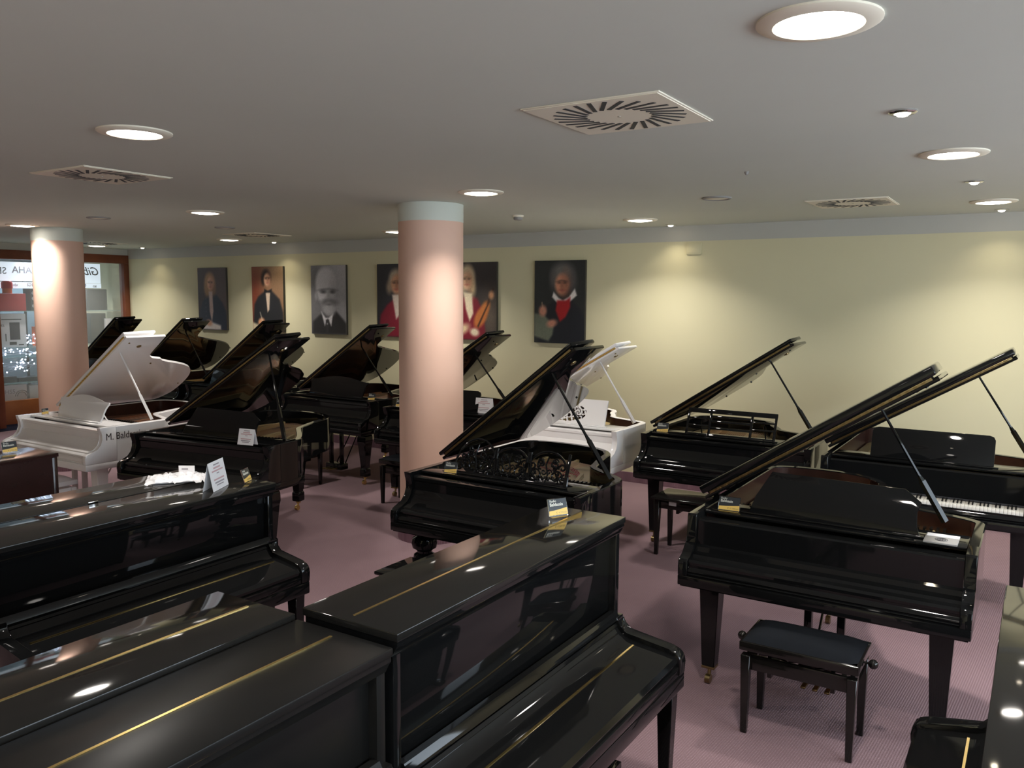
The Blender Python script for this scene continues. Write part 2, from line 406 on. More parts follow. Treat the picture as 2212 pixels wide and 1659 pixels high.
# ------------------------------------------------------------------ portraits (flat painted prints)
NX, NY = 66, 94
UU, VV = np.meshgrid(np.linspace(0, 1, NX), np.linspace(0, 1, NY))
def paint(bg1, bg2, shapes, seed=0):
    rs = np.random.RandomState(seed)
    g = np.clip((VV * .7 + UU * .3), 0, 1)[..., None]
    img = np.array(bg1)[None, None] * (1 - g) + np.array(bg2)[None, None] * g
    X, Y = UU * .70, VV
    for s in shapes:
        k = s[0]
        if k == 'e':
            _, cx, cy, rx, ry, rot, c, soft = s
            a = R(rot); dx = X - cx; dy = Y - cy
            ex = (dx * math.cos(a) + dy * math.sin(a)) / rx; ey = (-dx * math.sin(a) + dy * math.cos(a)) / ry
            d = (1 - np.sqrt(ex**2 + ey**2)) * min(rx, ry)
        else:
            _, pts, c, soft = s
            d = np.full(X.shape, 1e9); ins = np.zeros(X.shape, bool); n = len(pts)
            for i in range(n):
                x0, y0 = pts[i]; x1, y1 = pts[(i + 1) % n]
                L2 = (x1 - x0)**2 + (y1 - y0)**2 + 1e-12
                tt = np.clip(((X - x0) * (x1 - x0) + (Y - y0) * (y1 - y0)) / L2, 0, 1)
                d = np.minimum(d, np.hypot(X - x0 - tt * (x1 - x0), Y - y0 - tt * (y1 - y0)))
                with np.errstate(divide='ignore', invalid='ignore'):
                    cr = ((y0 > Y) != (y1 > Y)) & (X < (x1 - x0) * (Y - y0) / ((y1 - y0) if abs(y1 - y0) > 1e-9 else 1e-9) + x0)
                ins ^= cr
            d = np.where(ins, d, -d)
        al = np.clip(d / soft * .5 + .5, 0, 1)[..., None]
        img = img * (1 - al) + np.array(c)[None, None] * al
    img = img * (1 + rs.normal(0, .025, img.shape[:2])[..., None])
    return np.clip(img / 255., 0, 1)
m = bpy.data.materials.new('portrait_print'); m.use_nodes = True
_b = m.node_tree.nodes['Principled BSDF']; _b.inputs['Roughness'].default_value = .45
_v = m.node_tree.nodes.new('ShaderNodeVertexColor'); _v.layer_name = 'print'
m.node_tree.links.new(_v.outputs['Color'], _b.inputs['Base Color']); M_PRINT = m
M_EDGE = mat('canvas_edge', (0.05, 0.045, 0.035), .6)
def portrait(xc, lab, img, z0=1.60, w=.70, h=1.0, edge=None):
    t = thing('portrait', lab, 'picture', (xc, YB, z0), 0, 'row of composer portraits on the cream wall')
    bx('canvas_frame', edge or M_EDGE, t, -w / 2, w / 2, -.040, -.004, 0, h, .002)
    verts = [(-w / 2 + .001 + (w - .002) * i / (NX - 1), -.0412, .001 + (h - .002) * j / (NY - 1)) for j in range(NY) for i in range(NX)]
    faces = [(j * NX + i, j * NX + i + 1, (j + 1) * NX + i + 1, (j + 1) * NX + i) for j in range(NY - 1) for i in range(NX - 1)]
    me = bpy.data.meshes.new('print'); me.from_pydata(verts, [], faces)
    ca = me.color_attributes.new('print', 'FLOAT_COLOR', 'POINT')
    lin = np.where(img <= .04045, img / 12.92, ((img + .055) / 1.055)**2.4).reshape(-1, 3)
    buf = np.ones((len(verts), 4), np.float32); buf[:, :3] = lin
    ca.data.foreach_set('color', buf.ravel()); me.materials.append(M_PRINT)
    link(me, 'print', t)
def face(cx, cy, s, skin, dark, hair, lip, look=0):
    L = [('e', cx, cy, .085 * s, .115 * s, 0, skin, .02 * s), ('e', cx + .05 * s, cy - .01, .03 * s, .08 * s, 0, dark, .06 * s)]
    for q in (-1, 1):
        ex = cx + q * .033 * s + look * .01
        L += [('e', ex, cy + .018 * s, .016 * s, .007 * s, 0, (60, 45, 40), .012 * s), ('e', ex, cy + .038 * s, .02 * s, .005 * s, q * -8, hair, .012 * s)]
    L += [('e', cx + look * .012, cy - .015 * s, .011 * s, .03 * s, 0, dark, .02 * s), ('e', cx + look * .01, cy - .06 * s, .026 * s, .007 * s, 0, lip, .012 * s)]
    return L
SK = (214, 160, 126); SKD = (160, 108, 84)
p1 = paint((58, 46, 44), (78, 62, 58), [('e', .60, .5, .2, .3, 0, (92, 74, 68), .2),
  ('p', [(.02, 0), (.03, .30), (.12, .46), (.28, .58), (.46, .56), (.60, .44), (.68, .30), (.70, 0)], (38, 42, 54), .02),
  ('e', .30, .74, .135, .185, 4, (170, 128, 84), .03), ('e', .22, .64, .06, .10, 10, (158, 118, 78), .03), ('e', .40, .64, .05, .09, -10, (120, 90, 62), .03)]
  + face(.315, .745, .92, SK, SKD, (110, 80, 56), (170, 92, 80)) +
  [('p', [(.27, .62), (.36, .62), (.375, .30), (.33, .12), (.28, .30)], (196, 168, 156), .015), ('p', [(.08, 0), (.10, .08), (.30, .13), (.55, .07), (.55, 0)], (214, 204, 196), .02),
   ('e', .26, .11, .075, .05, -10, (200, 150, 118), .02)] + [('e', .19, .50 - .07 * i, .010, .010, 0, (88, 84, 84), .01) for i in range(5)], 1)
p2 = paint((104, 66, 44), (150, 122, 92), [('e', .06, .55, .12, .5, 0, (132, 58, 36), .15),
  ('p', [(.02, .10), (.05, .42), (.14, .54), (.28, .62), (.46, .62), (.62, .50), (.69, .30), (.70, 0), (.1, 0)], (34, 34, 36), .02),
  ('e', .33, .84, .105, .115, 0, (44, 32, 26), .03), ('e', .255, .79, .035, .07, 0, (44, 32, 26), .02)]
  + face(.345, .80, .85, (218, 170, 138), (172, 120, 92), (50, 36, 28), (176, 100, 88), 1) +
  [('p', [(.31, .60), (.41, .60), (.385, .34), (.345, .30)], (200, 178, 156), .012), ('p', [(.28, .66), (.36, .63), (.45, .66), (.44, .60), (.36, .615), (.28, .60)], (18, 18, 20), .012),
   ('p', [(0, 0), (0, .14), (.22, .09), (.30, 0)], (206, 192, 160), .02), ('e', .20, .15, .075, .06, 20, (208, 150, 110), .02), ('p', [(.17, .30), (.18, .30), (.23, .17), (.22, .16)], (210, 200, 180), .01)], 2)
G = lambda v: (v, v * .985, v)
p3 = paint(G(96), G(178), [('e', .08, .85, .2, .3, 0, G(110), .2), ('e', .64, .4, .12, .3, 0, G(176), .15),
  ('p', [(.02, 0), (.03, .18), (.16, .27), (.30, .34), (.50, .34), (.64, .22), (.70, .16), (.70, 0)], G(48), .02),
  ('e', .30, .74, .205, .235, 0, G(196), .03), ('e', .31, .64, .185, .24, 0, G(198), .03), ('e', .10, .56, .028, .06, 0, G(160), .015),
  ('e', .46, .62, .06, .16, 0, G(158), .08), ('e', .36, .40, .135, .14, 0, G(150), .035), ('e', .36, .46, .15, .045, 0, G(92), .03), ('e', .36, .37, .10, .09, 0, G(172), .04),
  ('e', .25, .615, .045, .016, 0, G(48), .02), ('e', .43, .615, .040, .016, 0, G(48), .02), ('e', .24, .648, .06, .010, 5, G(84), .02), ('e', .44, .648, .05, .010, -5, G(84), .02),
  ('e', .355, .545, .022, .07, 0, G(150), .03), ('e', .36, .49, .035, .014, 0, G(110), .02), ('e', .36, .432, .04, .010, 0, G(90), .015),
  ('p', [(.20, .33), (.27, .12), (.32, .22), (.34, .22), (.40, .12), (.44, .30), (.35, .24), (.29, .24)], G(222), .012), ('p', [(.29, .21), (.36, .21), (.34, .02), (.29, .02)], G(60), .01), ('e', .32, .15, .012, .012, 0, G(170), .01)], 3)
p4 = paint((40, 42, 48), (58, 58, 62), [('p', [(.02, 0), (.06, .30), (.18, .44), (.30, .52), (.44, .52), (.58, .42), (.70, .28), (.70, 0)], (124, 34, 50), .02),
  ('e', .34, .78, .13, .15, 0, (176, 160, 140), .03), ('e', .22, .68, .05, .08, 0, (170, 150, 128), .03)] + face(.35, .72, 1.15, SK, SKD, (120, 96, 74), (176, 92, 84)) +
  [('p', [(.27, .58), (.43, .58), (.40, .30), (.34, .24)], (206, 190, 176), .015)], 4)
p5 = paint((52, 46, 44), (44, 40, 42), [('e', .62, .30, .14, .25, 0, (104, 92, 80), .15),
  ('p', [(.0, 0), (.03, .40), (.12, .52), (.24, .58), (.40, .54), (.50, .36), (.54, 0)], (118, 30, 44), .02),
  ('e', .24, .80, .125, .17, 0, (208, 190, 156), .03), ('e', .15, .68, .05, .1, 0, (200, 180, 144), .03), ('e', .33, .67, .045, .1, 0, (190, 168, 130), .03)]
  + face(.235, .77, .95, (228, 184, 150), (184, 132, 100), (150, 120, 90), (180, 96, 84)) +
  [('p', [(.18, .62), (.32, .60), (.34, .34), (.28, .24), (.22, .40)], (224, 208, 176), .015),
   ('e', .46, .30, .085, .16, -32, (190, 112, 58), .02), ('e', .53, .42, .06, .09, -32, (198, 120, 62), .02), ('p', [(.545, .46), (.57, .48), (.66, .66), (.64, .67)], (60, 36, 26), .01),
   ('p', [(.40, .18), (.42, .16), (.60, .50), (.585, .51)], (70, 44, 30), .008), ('e', .62, .58, .04, .05, 0, (206, 150, 110), .02), ('e', .16, .13, .12, .06, 25, (214, 190, 150), .03), ('e', .36, .10, .07, .05, -10, (222, 206, 176), .02)], 5)
p6 = paint((46, 50, 50), (40, 44, 46), [('p', [(.06, 0), (.04, .30), (.16, .44), (.30, .52), (.50, .54), (.64, .42), (.70, .28), (.70, 0)], (30, 34, 42), .02),
  ('e', .395, .83, .155, .145, 0, (104, 102, 100), .05), ('e', .52, .74, .06, .10, 0, (84, 82, 82), .04), ('e', .27, .76, .045, .09, 0, (92, 88, 86), .04)]
  + face(.385, .71, 1.12, (204, 140, 112), (138, 88, 70), (60, 50, 46), (150, 74, 66)) +
  [('p', [(.25, .56), (.27, .62), (.34, .55), (.40, .52), (.48, .56), (.56, .66), (.59, .58), (.44, .46), (.33, .48)], (232, 226, 222), .010),
   ('p', [(.32, .52), (.44, .52), (.50, .56), (.50, .44), (.44, .32), (.36, .26), (.30, .40)], (170, 34, 40), .015),
   ('p', [(0, .08), (0, .36), (.14, .34), (.28, .22), (.26, .10), (.20, .02)], (108, 114, 98), .015), ('e', .12, .39, .055, .065, 0, (196, 134, 112), .02), ('e', .25, .24, .07, .045, 15, (190, 130, 108), .02),
   ('p', [(.10, .50), (.108, .50), (.14, .38), (.13, .38)], (190, 160, 130), .006)], 6)
portrait(-11.41, 'leftmost portrait, figure with long light curled hair and dark blue coat', p1)
portrait(-10.10, 'second portrait from the left, dark-haired figure in black coat on brown ground', p2)
portrait(-8.81, 'black and white portrait of a bearded man with white collar', p3)
portrait(-7.52, 'portrait of a figure in red coat, mostly hidden behind the pink column', p4)
portrait(-6.22, 'portrait of a figure holding a violin, right of the pink column', p5)
portrait(-4.96, 'rightmost portrait, grey-haired figure with red scarf and white collar', p6)

# ------------------------------------------------------------------ grand piano builder
ZT = .97
def outline(W, L, y0, n=9, ys=.78, lid=False, tw=.59):
    k = (L - 1.1) / .72
    Y = lambda y: 1.1 + (y - 1.1) * k
    p = [(0, y0), (0, Y(1.3)), (0, Y(1.5)), (0, L - .20)]
    p += bez((0, L - .20), (0, L - .03), (.12 * W, L), (.25 * W, L), 9)
    if lid: p += bez((.25 * W, L), (.36 * W, L), (.46 * W, Y(1.78)), (.52 * W, Y(1.66)), n)
    if lid:
        p += bez((.52 * W, Y(1.66)), (.60 * W, Y(1.50)), (.625 * W, Y(1.22)), (.675 * W, ys + .20), n)
        p += bez((.675 * W, ys + .20), (.69 * W, ys + .10), (.70 * W, ys + .025), (.76 * W, ys + .018), n)
        p += [(.85 * W, ys + .010), (W - .004, ys), (W, ys - .006)]
    else:
        p += bez((.25 * W, L), (.25 * W + (tw - .25) * W * .55, L), (.97 * tw * W, Y(1.70)), (tw * W, Y(1.45)), n + 3)
        xw = min(tw + .09, .74) * W
        p += bez((tw * W, Y(1.45)), (1.03 * tw * W, Y(1.28)), (xw - .02 * W, 1.18), (xw, 1.06), n)
        p += bez((xw, 1.06), (xw + .05 * W, .93), (W, ys + .15), (W, ys), n)
    if y0 < ys - .02: p.append((W, y0))
    return p
ARM = {
 'scoop': [(.0, .655), (-.004, .70), (.004, .735), (.03, .752), (.07, .757), (.115, .775), (.15, .81), (.168, .86), (.168, .90), (.15, .935), (.142, .97), (.30, .97), (.30, .655)],
 'square': [(.0, .655), (.0, .73), (.012, .745), (.05, .75), (.075, .765), (.085, .795), (.10, .805), (.125, .81), (.13, .84), (.13, .955), (.137, .97), (.30, .97), (.30, .655)]}
def grand(label, x, y, W, L, ang=33.0, rot=0.0, m=None, arm='scoop', leg='square', desk='panel', plate=None, inner=None,
          keys=False, detail=True, mdesk=None, prop=True, flap=True, group='grand pianos with raised lids', deskx=(.5, .96), lyre=True, yl=.46, band=.11, LT=None, ys=.78, tw=.59, ftilt=2.0, fth=.030, pr=(.80, .085, .72), fleg=(.13, .20)):
    m = m or M_BLACK; plate = plate or M_PLATE; inner = inner or M_MAHOG
    t = thing('grand_piano', label, 'grand piano', (x, y, 0), R(rot), group)
    T = .052
    # rim
    pts = outline(W, L, .30, ys=ys, tw=tw); ins = inset(pts, T)
    bm = bmesh.new()
    lay = [(.66, 0), (ZT - .006, 0), (ZT, .006)]
    o1 = [bm.verts.new((p[0], p[1], .655)) for p in pts]; o2 = [bm.verts.new((p[0], p[1], ZT - .006)) for p in pts]
    pi_ = inset(pts, .006); o3 = [bm.verts.new((p[0], p[1], ZT)) for p in pi_]
    qi = inset(pts, T - .004); i3 = [bm.verts.new((p[0], p[1], ZT)) for p in qi]
    i2 = [bm.verts.new((p[0], p[1], ZT - .005)) for p in ins]; i1 = [bm.verts.new((p[0], p[1], .70)) for p in ins]
    ch = [o1, o2, o3, i3, i2, i1]; N = len(pts)
    for a, b, mi in zip(ch, ch[1:] + ch[:1], (0, 0, 0, 0, 1, 0)):
        for i in range(N - 1):
            f = bm.faces.new((a[i], a[i + 1], b[i + 1], b[i])); f.material_index = mi
    bm.faces.new([c[0] for c in ch]); bm.faces.new([c[-1] for c in ch][::-1])
    obj('rim', bm, [m, inner], t)
    # soundboard
    sb = inset(outline(W, L, .42, ys=ys, tw=tw), T + .001)
    bm = bmesh.new(); prism(bm, sb, 'z', .775, .79); obj('soundboard', bm, M_SPRUCE, t)
    # iron plate: band + struts + pinblock
    bm = bmesh.new()
    a = inset(outline(W, L, .45, ys=ys, tw=tw), T + .012); b = inset(outline(W, L, .45, ys=ys, tw=tw), T + band)
    for z0, z1 in ((.815, .845),):
        va = [bm.verts.new((p[0], p[1], z1 - .012)) for p in a]; vb = [bm.verts.new((p[0], p[1], z1)) for p in b]; vc = [bm.verts.new((p[0], p[1], z0)) for p in b]
        for i in range(len(a) - 1):
            bm.faces.new((va[i], va[i + 1], vb[i + 1], vb[i])); bm.faces.new((vb[i], vb[i + 1], vc[i + 1], vc[i]))
    prism(bm, [(T + .012, .42), (W - T - .012, .42), (W - T - .012, min(.70, ys + .03)), (W * .80, .70), (T + .012, .72)], 'z', .82, .848)
    for fx0, fx1, y1 in ((.26, .20, L - .16), (.50, .40, L - .14), (.72, .60, min(L - .5, 1.2)), (.86, .80, min(.95, ys + .30))):
        X0, X1 = fx0 * W, fx1 * W
        prism(bm, [(X0 - .016, .68), (X0 + .016, .68), (X1 + .013, y1), (X1 - .013, y1)], 'z', .835, .872, bev=.004)
    obj('iron_plate', bm, plate, t)
    if detail:
        bm = bmesh.new()
        def string(p, q, r):
            d = (Vector(q) - Vector(p)); s = Vector((d.y, -d.x)).normalized() * r
            v = [bm.verts.new((p[0] - s.x, p[1] - s.y, .878)), bm.verts.new((p[0] + s.x, p[1] + s.y, .878)), bm.verts.new((q[0] + s.x, q[1] + s.y, .872)), bm.verts.new((q[0] - s.x, q[1] - s.y, .872))]
            bm.faces.new(v)
        outp = outline(W, L, .45, ys=ys, tw=tw)
        def rim_y(xx):
            best = .9
            for a_, b_ in zip(outp[3:], outp[4:]):
                if (a_[0] - xx) * (b_[0] - xx) <= 0 and a_[0] != b_[0]: best = a_[1] + (b_[1] - a_[1]) * (xx - a_[0]) / (b_[0] - a_[0])
            return best
        for i in range(46):
            u = i / 45; X0 = W * (.36 + .57 * u); X1 = X0 - .10 * (1 - u)
            string((X0, .66), (X1, max(.80, rim_y(X1) - .20)), .0022)
        obj('steel_strings', bm, M_STEEL, t)['kind'] = 'stuff'
        bm = bmesh.new()
        for i in range(20):
            u = i / 19; string((W * (.07 + .27 * u), .66), (W * (.24 + .30 * u), L - .20 - .12 * abs(u - .3)), .0038)
        obj('bass_strings', bm, M_COPPER, t)['kind'] = 'stuff'
        bm = bmesh.new()
        for r_ in range(3):
            for i in range(40):
                xx = W * (.09 + .82 * (i + .3 * r_) / 40); yy = .50 + .035 * r_
                v = [bm.verts.new((xx + .004 * math.cos(q), yy + .004 * math.sin(q), .85)) for q in (0, 2.1, 4.2)] + [bm.verts.new((xx, yy, .885))]
                for q in range(3): bm.faces.new((v[q], v[(q + 1) % 3], v[3]))
        obj('tuning_pins', bm, M_CHROME, t)['kind'] = 'stuff'
        bm = bmesh.new()
        for i in range(34):
            xx = W * (.08 + .80 * i / 34); box(bm, xx, xx + .014, .742 + .05 * i / 34, .790 + .05 * i / 34, .876, .905)
        obj('dampers', bm, M_BLACK2, t)['kind'] = 'stuff'
    # keybed, keyslip, arms, fallboard
    bm = bmesh.new(); box(bm, .0, W, -.002, .60, .60, .655, bev=.006); box(bm, .012, W - .012, .012, .5, .592, .60)
    obj('keybed', bm, m, t)
    bm = bmesh.new(); prism(bm, [(.06, .656), (.012, .656), (.008, .664), (.016, .670), (.010, .678), (.014, .690), (.022, .700), (.022, .712), (.06, .712)], 'x', T + .001, W - T - .001)
    obj('keyslip', bm, m, t)
    for s, xa, xb in ((0, 0, T), (1, W - T, W)):
        bm = bmesh.new(); prism(bm, ARM[arm], 'x', xa, xb, bev=.005); obj('arm', bm, m, t)
    if not keys:
        if arm == 'scoop': fp = [(.06, .713), (.030, .713), (.026, .728), (.036, .738), (.060, .742), (.064, .752), (.12, .768), (.158, .80), (.178, .845), (.186, .85), (.186, .905), (.178, .915), (.178, .935), (.20, .942), (.235, .942), (.235, .76)]
        else: fp = [(.06, .713), (.022, .713), (.018, .728), (.030, .740), (.070, .744), (.078, .758), (.12, .766), (.128, .790), (.146, .80), (.150, .93), (.158, .938), (.235, .938), (.235, .76)]
        bm = bmesh.new(); prism(bm, fp, 'x', T + .002, W - T - .002); obj('fallboard', bm, m, t)
    else:
        bm = bmesh.new(); prism(bm, [(.19, .745), (.205, .93), (.215, .94), (.245, .94), (.245, .745)], 'x', T + .002, W - T - .002); obj('fallboard', bm, m, t)
        kx0 = (W - 1.222) / 2; kw = 1.222 / 52
        for xa, xb in ((T + .002, kx0 - .003), (W - kx0 + .003, W - T - .002)):
            bm = bmesh.new(); box(bm, xa, xb, .02, .19, .713, .755, bev=.006); obj('key_block', bm, m, t)
        bm = bmesh.new(); box(bm, kx0, kx0 + 1.222, .178, .189, .738, .750); obj('key_felt', bm, M_FELT, t)
        bm = bmesh.new(); box(bm, .0006, kw - .0006, .028, .177, .713, .737, bev=.001); wk = finish(bm, 'white_key', M_IVORY)
        bm = bmesh.new(); prism(bm, [(-.0055, .738), (.0055, .738), (.0045, .749), (-.0045, .749)], 'y', .082, .177); bk = finish(bm, 'black_key', M_EBONY)
        for i in range(52):
            link(wk, 'white_key', t, (kx0 + i * kw, 0, 0))
            if (i % 7) in (0, 2, 3, 5, 6) and i < 51: link(bk, 'black_key', t, (kx0 + (i + 1) * kw, 0, 0))
    # desk shelf
    bm = bmesh.new(); box(bm, T + .001, W - T - .001, .262, .50, .948, .966, bev=.005); obj('desk_shelf', bm, m, t)
    bm = bmesh.new(); box(bm, T + .001, W - T - .001, .44, .452, .87, .948); obj('desk_rail', bm, m, t)
    # music desk
    dw = deskx[1]; cx = W * deskx[0]; md = mdesk or m
    if desk:
        bm = bmesh.new()
        if desk == 'panel':
            P = [(-dw / 2, 0), (dw / 2, 0), (dw / 2, .20), (dw / 2 - .012, .225), (dw / 2 - .04, .235), (-dw / 2 + .04, .235), (-dw / 2 + .012, .225), (-dw / 2, .20)]
            prism(bm, P, 'y', 0, .018, bev=.003)
        elif desk == 'cut':
            P = [(-dw / 2, 0), (dw / 2 + .01, 0), (dw / 2 - .015, .05), (dw / 2 - .02, .12), (dw / 2 - .0, .175), (dw / 2 - .08, .235), (-dw / 2 + .10, .245), (-dw / 2 + .03, .10)]
            prism(bm, P, 'y', 0, .018, bev=.003)
        elif desk == 'curvy':
            P = [(-dw / 2, 0), (dw / 2, 0)] + bez((dw / 2, 0), (dw / 2 + .03, .06), (dw / 2 - .02, .13), (dw / 2 + .05, .185), 8) + [(dw / 2 + .045, .20)]
            P += bez((dw / 2 + .045, .20), (dw / 2 - .08, .19), (dw / 2 - .16, .25), (0, .25), 10)
            P += bez((0, .25), (-dw / 2 + .16, .25), (-dw / 2 + .08, .19), (-dw / 2 - .045, .20), 10) + [(-dw / 2 - .05, .185)]
            P += bez((-dw / 2 - .05, .185), (-dw / 2 + .02, .13), (-dw / 2 - .03, .06), (-dw / 2, 0), 8)[:-1]
            prism(bm, P, 'y', 0, .016, bev=.003)
        elif desk == 'slats':
            for xx in (-dw / 2, -dw / 2 + .20, dw / 2 - .22, dw / 2 - .02): box(bm, xx, xx + .02, 0, .016, 0, .24, bev=.003)
            box(bm, -dw / 2, dw / 2, .001, .015, 0, .022, bev=.003); box(bm, -dw / 2, dw / 2, .001, .015, .205, .245, bev=.003)
            for zz in (.065, .125, .17): box(bm, -dw / 2 + .2, dw / 2 - .2, .002, .014, zz, zz + .020, bev=.003)
            for zz in (.085, .15): box(bm, -dw / 2, -dw / 2 + .2, .002, .014, zz, zz + .014, bev=.003); box(bm, dw / 2 - .2, dw / 2, .002, .014, zz, zz + .014, bev=.003)
        elif desk == 'fret':
            nx, nz = 110, 32; hx = dw / nx; hz = .25 / nz
            for i in range(nx):
                run = None
                for k in range(nz + 1):
                    hole = True
                    if k < nz:
                        xx = (i + .5) * hx - dw / 2; zz = (k + .5) * hz
                        ex = xx / .20; ez = (zz - .115) / .088
                        hole = ex * ex + ez * ez < 1
                        if hole:
                            if abs(((xx + .35 * zz + 5) % .052) - .026) < .0055 or abs(((zz + 5 - .25 * xx) % .045) - .022) < .0055: hole = False
                            r1 = math.hypot(xx - .11, zz - .12)
                            if r1 < .046: hole = abs((r1 - .008 * math.atan2(zz - .12, xx - .11) + .5) % .026 - .013) > .0062
                            r1 = math.hypot(xx + .04, zz - .11)
                            if r1 < .05: hole = abs(r1 - .035) > .007 and abs(xx + .04) > .008
                    if not hole and run is None: run = k
                    if hole and run is not None:
                        box(bm, i * hx - dw / 2, (i + 1) * hx - dw / 2, 0, .015, run * hz, k * hz); run = None
        elif desk == 'scroll':
            def arc(cx_, cz_, r0, r1, a0, a1, n=14, rad=.0068):
                pts_ = []
                for i in range(n + 1):
                    u = i / n; a_ = R(a0 + (a1 - a0) * u); rr = r0 + (r1 - r0) * u
                    pts_.append((cx_ + rr * math.cos(a_), .008, cz_ + rr * math.sin(a_)))
                tube(bm, pts_, rad, 6)
            box(bm, -dw / 2, dw / 2, 0, .016, 0, .016, bev=.003)
            box(bm, dw / 2 - .012, dw / 2 + .008, 0, .016, 0, .215, bev=.003)
            for c_, w_, h_ in ((-.27, .165, .235), (0.0, .16, .20), (.28, .16, .205)):
                pts_ = [(c_ + w_ * math.cos(R(a_)), .008, .012 + h_ * math.sin(R(a_)) ** .8 if a_ not in (0, 180) else .012) for a_ in range(0, 181, 12)]
                tube(bm, pts_, .0085, 6)
                for q in (-1, 1):
                    arc(c_ + q * .075, .06, .045, .008, 90 - q * 90, 90 - q * 90 + q * 460, 24)
                    arc(c_ + q * .045, .135, .035, .006, -90, -90 + q * 420, 22)
                    arc(c_ + q * .11, .12, .028, .006, 200, 200 - q * 400, 20)
                    arc(c_ + q * .02, .085, .02, .004, 0, q * 380, 16, .0045); arc(c_ + q * .13, .05, .030, .006, 90, 90 + q * 430, 20); arc(c_ + q * .055, .175 * h_ / .23, .022, .005, 0, q * 420, 16)
                    for k in range(4):
                        zz = .04 + .04 * k; xx = c_ + q * (.02 + .022 * ((k * 7) % 4)); sphere(bm, (xx, .008, zz), .011, u=8, v=6)
                tube(bm, [(c_, .008, .015), (c_ + .012, .008, .07), (c_ - .012, .008, .13), (c_, .008, h_ - .02)], .006, 6)
            for c_ in (-.12, .14):
                for q in (-1, 1):
                    tube(bm, [(c_ + q * .005, .006, .20), (c_ + q * .012, .004, .13), (c_ + q * .035, .003, .07), (c_ + q * .075, .003, .03), (c_ + q * .10, .003, .035)], .010, 6)
                    arc(c_ + q * .045, .035, .028, .006, -90, -90 + q * 420, 20, .008)
            tube(bm, [(-.05, .012, .21), (.10, .012, .225)], .006, 6)
        dk = obj('music_desk', bm, md, t, loc=(cx, .335, .967), rot=(R(-22 if desk != 'fret' else -18), 0, 0))
        bm = bmesh.new()
        for q in (-1, 1): tube(bm, [(cx + q * dw * .36, .345 + .06, .975 + .11), (cx + q * dw * .36, .47, .968)], .006, 6)
        obj('desk_support', bm, md, t)
        bm = bmesh.new(); box(bm, cx - dw / 2 - .03, cx + dw / 2 + .03, .300, .330, .967, .978, bev=.004); obj('desk_ledge', bm, md, t)
    # lid with flap folded back
    lp = outline(W, LT or L, yl, ys=yl + .42, lid=True)
    lp = [(-.01 if p[0] < .01 else p[0], p[1]) for p in lp]
    bm = bmesh.new(); prism(bm, lp, 'z', .0, .024, bev=.006)
    lid = obj('lid', bm, m, t, loc=(0, 0, ZT + .012), rot=(0, -R(ang), 0))
    if flap:
        bm = bmesh.new(); box(bm, -.012, W + .002, yl - .012, yl + .33, .036, .036 + fth, bev=.009); box(bm, .02, W - .02, yl + .0, yl + .02, .024, .036)
        bmesh.ops.rotate(bm, verts=bm.verts[:], cent=(0, yl, .030), matrix=Matrix.Rotation(R(ftilt), 3, 'X')); obj('lid_flap', bm, m, lid)
        bm = bmesh.new(); box(bm, .03, W - .03, yl - .007, yl + .004, .018, .034, bev=.002)
        for k in range(0, 30): box(bm, .04 + k * (W - .08) / 30, .04 + (k + .5) * (W - .08) / 30, yl - .010, yl - .006, .020, .030)
        obj('lid_hinge', bm, M_BRASSD if m is not M_WHITE else M_BRASS, lid)
    bm = bmesh.new()
    for (u, v) in ((.93, .66), (.80, L * .62), (.45, L - .06), (.25, L - .06)):
        bm2 = None; lathe(bm, [(.008, -.008), (.009, 0.0)], u * W if v < .9 else min(u, .62) * W, v if v < .9 else min(v, L - .06), n=8)
    obj('lid_bumpers', bm, M_BLACK2 if m is not M_WHITE else M_BRASSD, lid)
    bm = bmesh.new(); lathe(bm, [(.022, -.006), (.024, 0)], W * .88, .80, n=14); lathe(bm, [(.010, -.010), (.010, -.006)], W * .88, .80, n=10); obj('prop_cup', bm, M_BRASSD, lid)
    if prop:
        a_ = R(ang); xl = W * pr[0]
        top = Vector((xl * math.cos(a_), .66, ZT + .012 + xl * math.sin(a_)))
        bot = Vector((W - pr[1], pr[2], ZT))
        mid = bot.lerp(top, .36)
        bm = bmesh.new(); tube(bm, [bot, mid], .019, 4, r2=.018); tube(bm, [bot.lerp(top, .33), bot.lerp(top, .41)], .018, 4, r2=.010); tube(bm, [bot.lerp(top, .40), top], .0095, 6, r2=.008)
        obj('lid_prop', bm, m, t)
    # legs
    for lx, ly in ((.13, .20), (W - fleg[0], fleg[1]), (.36 * W, L - (.34 if L < 1.9 else .26))):
        bm = bmesh.new()
        if leg == 'square':
            for z0, z1, a0, a1 in ((.10, .592, .036, .056),):
                v = [bm.verts.new((sx * a0, sy * a0, z0)) for sx, sy in ((-1, -1), (1, -1), (1, 1), (-1, 1))] + [bm.verts.new((sx * a1, sy * a1, z1)) for sx, sy in ((-1, -1), (1, -1), (1, 1), (-1, 1))]
                for f in ((3, 2, 1, 0), (4, 5, 6, 7), (0, 1, 5, 4), (1, 2, 6, 5), (2, 3, 7, 6), (3, 0, 4, 7)): bm.faces.new([v[i] for i in f])
            bmesh.ops.bevel(bm, geom=bm.edges[:], offset=.004, segments=2, affect='EDGES')
        elif leg == 'spade':
            lathe(bm, [(.075, .592), (.088, .56), (.090, .50), (.080, .46), (.078, .44), (.052, .20), (.050, .19), (.062, .18), (.062, .10), (.054, .092)], n=4)
            bmesh.ops.rotate(bm, verts=bm.verts[:], cent=(0, 0, 0), matrix=Matrix.Rotation(PI / 4, 3, 'Z'))
            bmesh.ops.bevel(bm, geom=bm.edges[:], offset=.003, segments=1, affect='EDGES')
        else:
